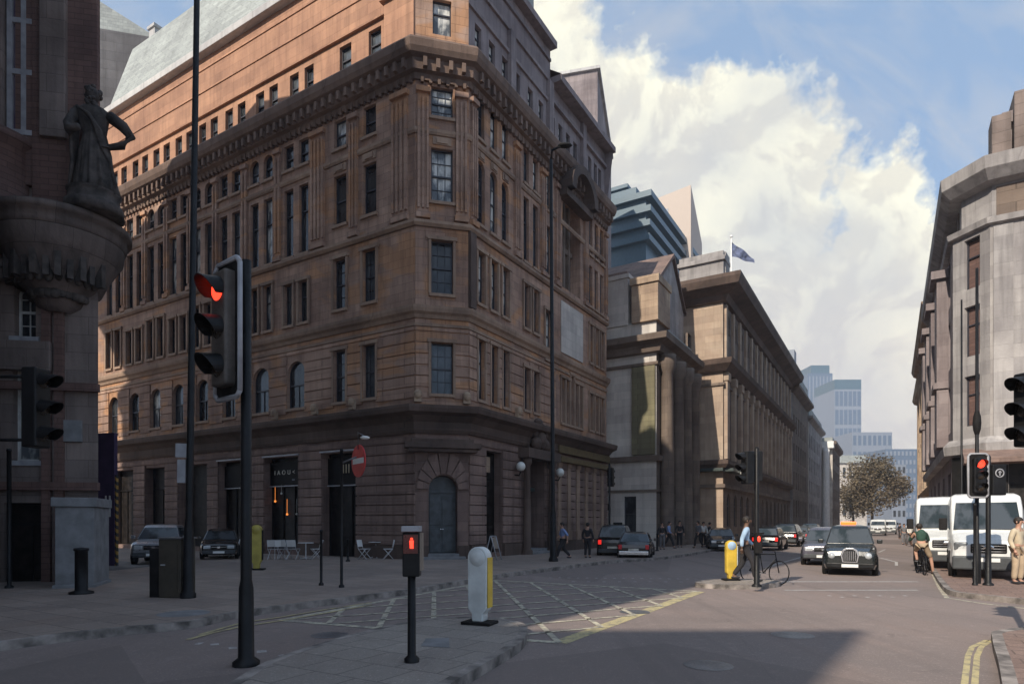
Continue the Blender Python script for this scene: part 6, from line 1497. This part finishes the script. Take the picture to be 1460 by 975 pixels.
# ================================================================== SKY, SUN, CAMERA
SUNH = Vector((-.58, -.81, 0)).normalized(); EL = rad(SUN_EL)
sd_ = Vector((SUNH.x * math.cos(EL), SUNH.y * math.cos(EL), math.sin(EL)))
w_ = bpy.data.worlds.new('World'); S.world = w_; w_.use_nodes = True; nt = w_.node_tree; bg = nt.nodes['Background']
sky = N(nt, 'ShaderNodeTexSky', sky_type='NISHITA'); sky.sun_disc = False; sky.sun_elevation = EL; sky.sun_rotation = math.atan2(SUNH.x, SUNH.y)
tc = N(nt, 'ShaderNodeTexCoord').outputs['Generated']
def dot(v, c):
    n = N(nt, 'ShaderNodeVectorMath', operation='DOT_PRODUCT'); nt.links.new(v, n.inputs[0]); n.inputs[1].default_value = c; return n.outputs['Value']
def mth(op_, a, b_):
    n = N(nt, 'ShaderNodeMath', operation=op_)
    for s, v in ((n.inputs[0], a), (n.inputs[1], b_)):
        if hasattr(v, 'node'): nt.links.new(v, s)
        else: s.default_value = v
    return n.outputs[0]
n1 = noise(nt, tc, 4.5, 9, .52, .25); n2 = noise(nt, tc, 2.3, 3, .5)
base = dot(tc, (-.443, .634, -.634))
cl_ = mth('ADD', mth('ADD', mth('ADD', base, .035), mth('MULTIPLY', mth('SUBTRACT', n1, .5), .75)), mth('MULTIPLY', mth('SUBTRACT', n2, .5), .35))
leftcut = dot(tc, (1.0, .35, -.25)); cl_ = mth('ADD', cl_, ramp(nt, leftcut, -.35, .0, -.5, 0))
cm = ramp(nt, mth('ADD', cl_, mth('MULTIPLY', mth('SUBTRACT', noise(nt, tc, 16, 6, .65), .5), .22)), .0, .05)
# lit and shaded sides of the billows from the slope of a cloud noise
nA = noise(nt, tc, 7, 8, .58, .5); nB = noise(nt, mapping(nt, tc, (1, 1, 1), (.012, .004, -.016)), 7, 8, .58, .5)
relief = ramp(nt, mth('SUBTRACT', nA, nB), -.035, .035)
inner = ramp(nt, cl_, .02, .45); cc1 = mixc(nt, inner, CL_BRIGHT, CL_GREY)
cc2 = mixc(nt, mth('MULTIPLY', relief, ramp(nt, inner, 0, 1, 1, .75)), cc1, CL_RIM)
bl = noise(nt, mapping(nt, tc, (1, 1, 1), (3, 1, 2)), 3.4, 5, .55); cc2 = mixc(nt, ramp(nt, bl, .50, .68, 0, .6), cc2, CL_BLUE)
sepz = N(nt, 'ShaderNodeSeparateXYZ'); nt.links.new(tc, sepz.inputs[0])
cc3 = mixc(nt, ramp(nt, sepz.outputs[2], .38, .15, 0, .45), cc2, CL_LOW)
wisp = noise(nt, mapping(nt, tc, (3, 9, 3), (0, 0, 0), (rad(20), 0, rad(35))), 2.2, 5, .6, .5)
skyc = mixc(nt, ramp(nt, wisp, .45, .75, 0, .45), mixc(nt, SKYMIX, sky.outputs[0], SKYBLUE), CL_GREY)
nt.links.new(mixc(nt, cm, skyc, cc3), bg.inputs['Color']); bg.inputs['Strength'].default_value = .1
sun = bpy.data.lights.new('sun', 'SUN'); sun.energy = SUN_E; sun.angle = rad(.5); sun.color = (1, .90, .76)
so = bpy.data.objects.new('sun', sun); COL.objects.link(so); so.rotation_euler = (-sd_).to_track_quat('-Z', 'Y').to_euler()
cam = bpy.data.cameras.new('camera'); co_ = bpy.data.objects.new('camera', cam); COL.objects.link(co_); S.camera = co_
co_.location = (0, 0, H); co_.rotation_euler = (rad(90), 0, 0); cam.sensor_width = 36; cam.lens = F / 1460 * 36; cam.shift_y = (745 - 487.5) / 1460; cam.clip_end = 5000; cam.clip_start = .05
# haze
if HAZE:
    b = MB(); b.box(-420, 520, -70, 1480, -1.2, 190); hz_ = b.build('haze', []); struct(hz_, 'stuff')
    m = bpy.data.materials.new('haze'); m.use_nodes = True; nt = m.node_tree; nt.nodes.clear(); o = nt.nodes.new('ShaderNodeOutputMaterial'); v = nt.nodes.new('ShaderNodeVolumePrincipled')
    v.inputs['Density'].default_value = HAZE; v.inputs['Color'].default_value = (.78, .86, 1, 1); v.inputs['Anisotropy'].default_value = .3; nt.links.new(v.outputs[0], o.inputs['Volume'])
    hz_.data.materials.clear(); hz_.data.materials.append(m)
S.view_settings.view_transform = 'Standard'; S.view_settings.look = 'None'; S.view_settings.exposure = EXPO; S.view_settings.gamma = 1; S.view_settings.use_curve_mapping = False
S.render.engine = 'CYCLES'; S.cycles.max_bounces = 6; S.cycles.volume_bounces = 1
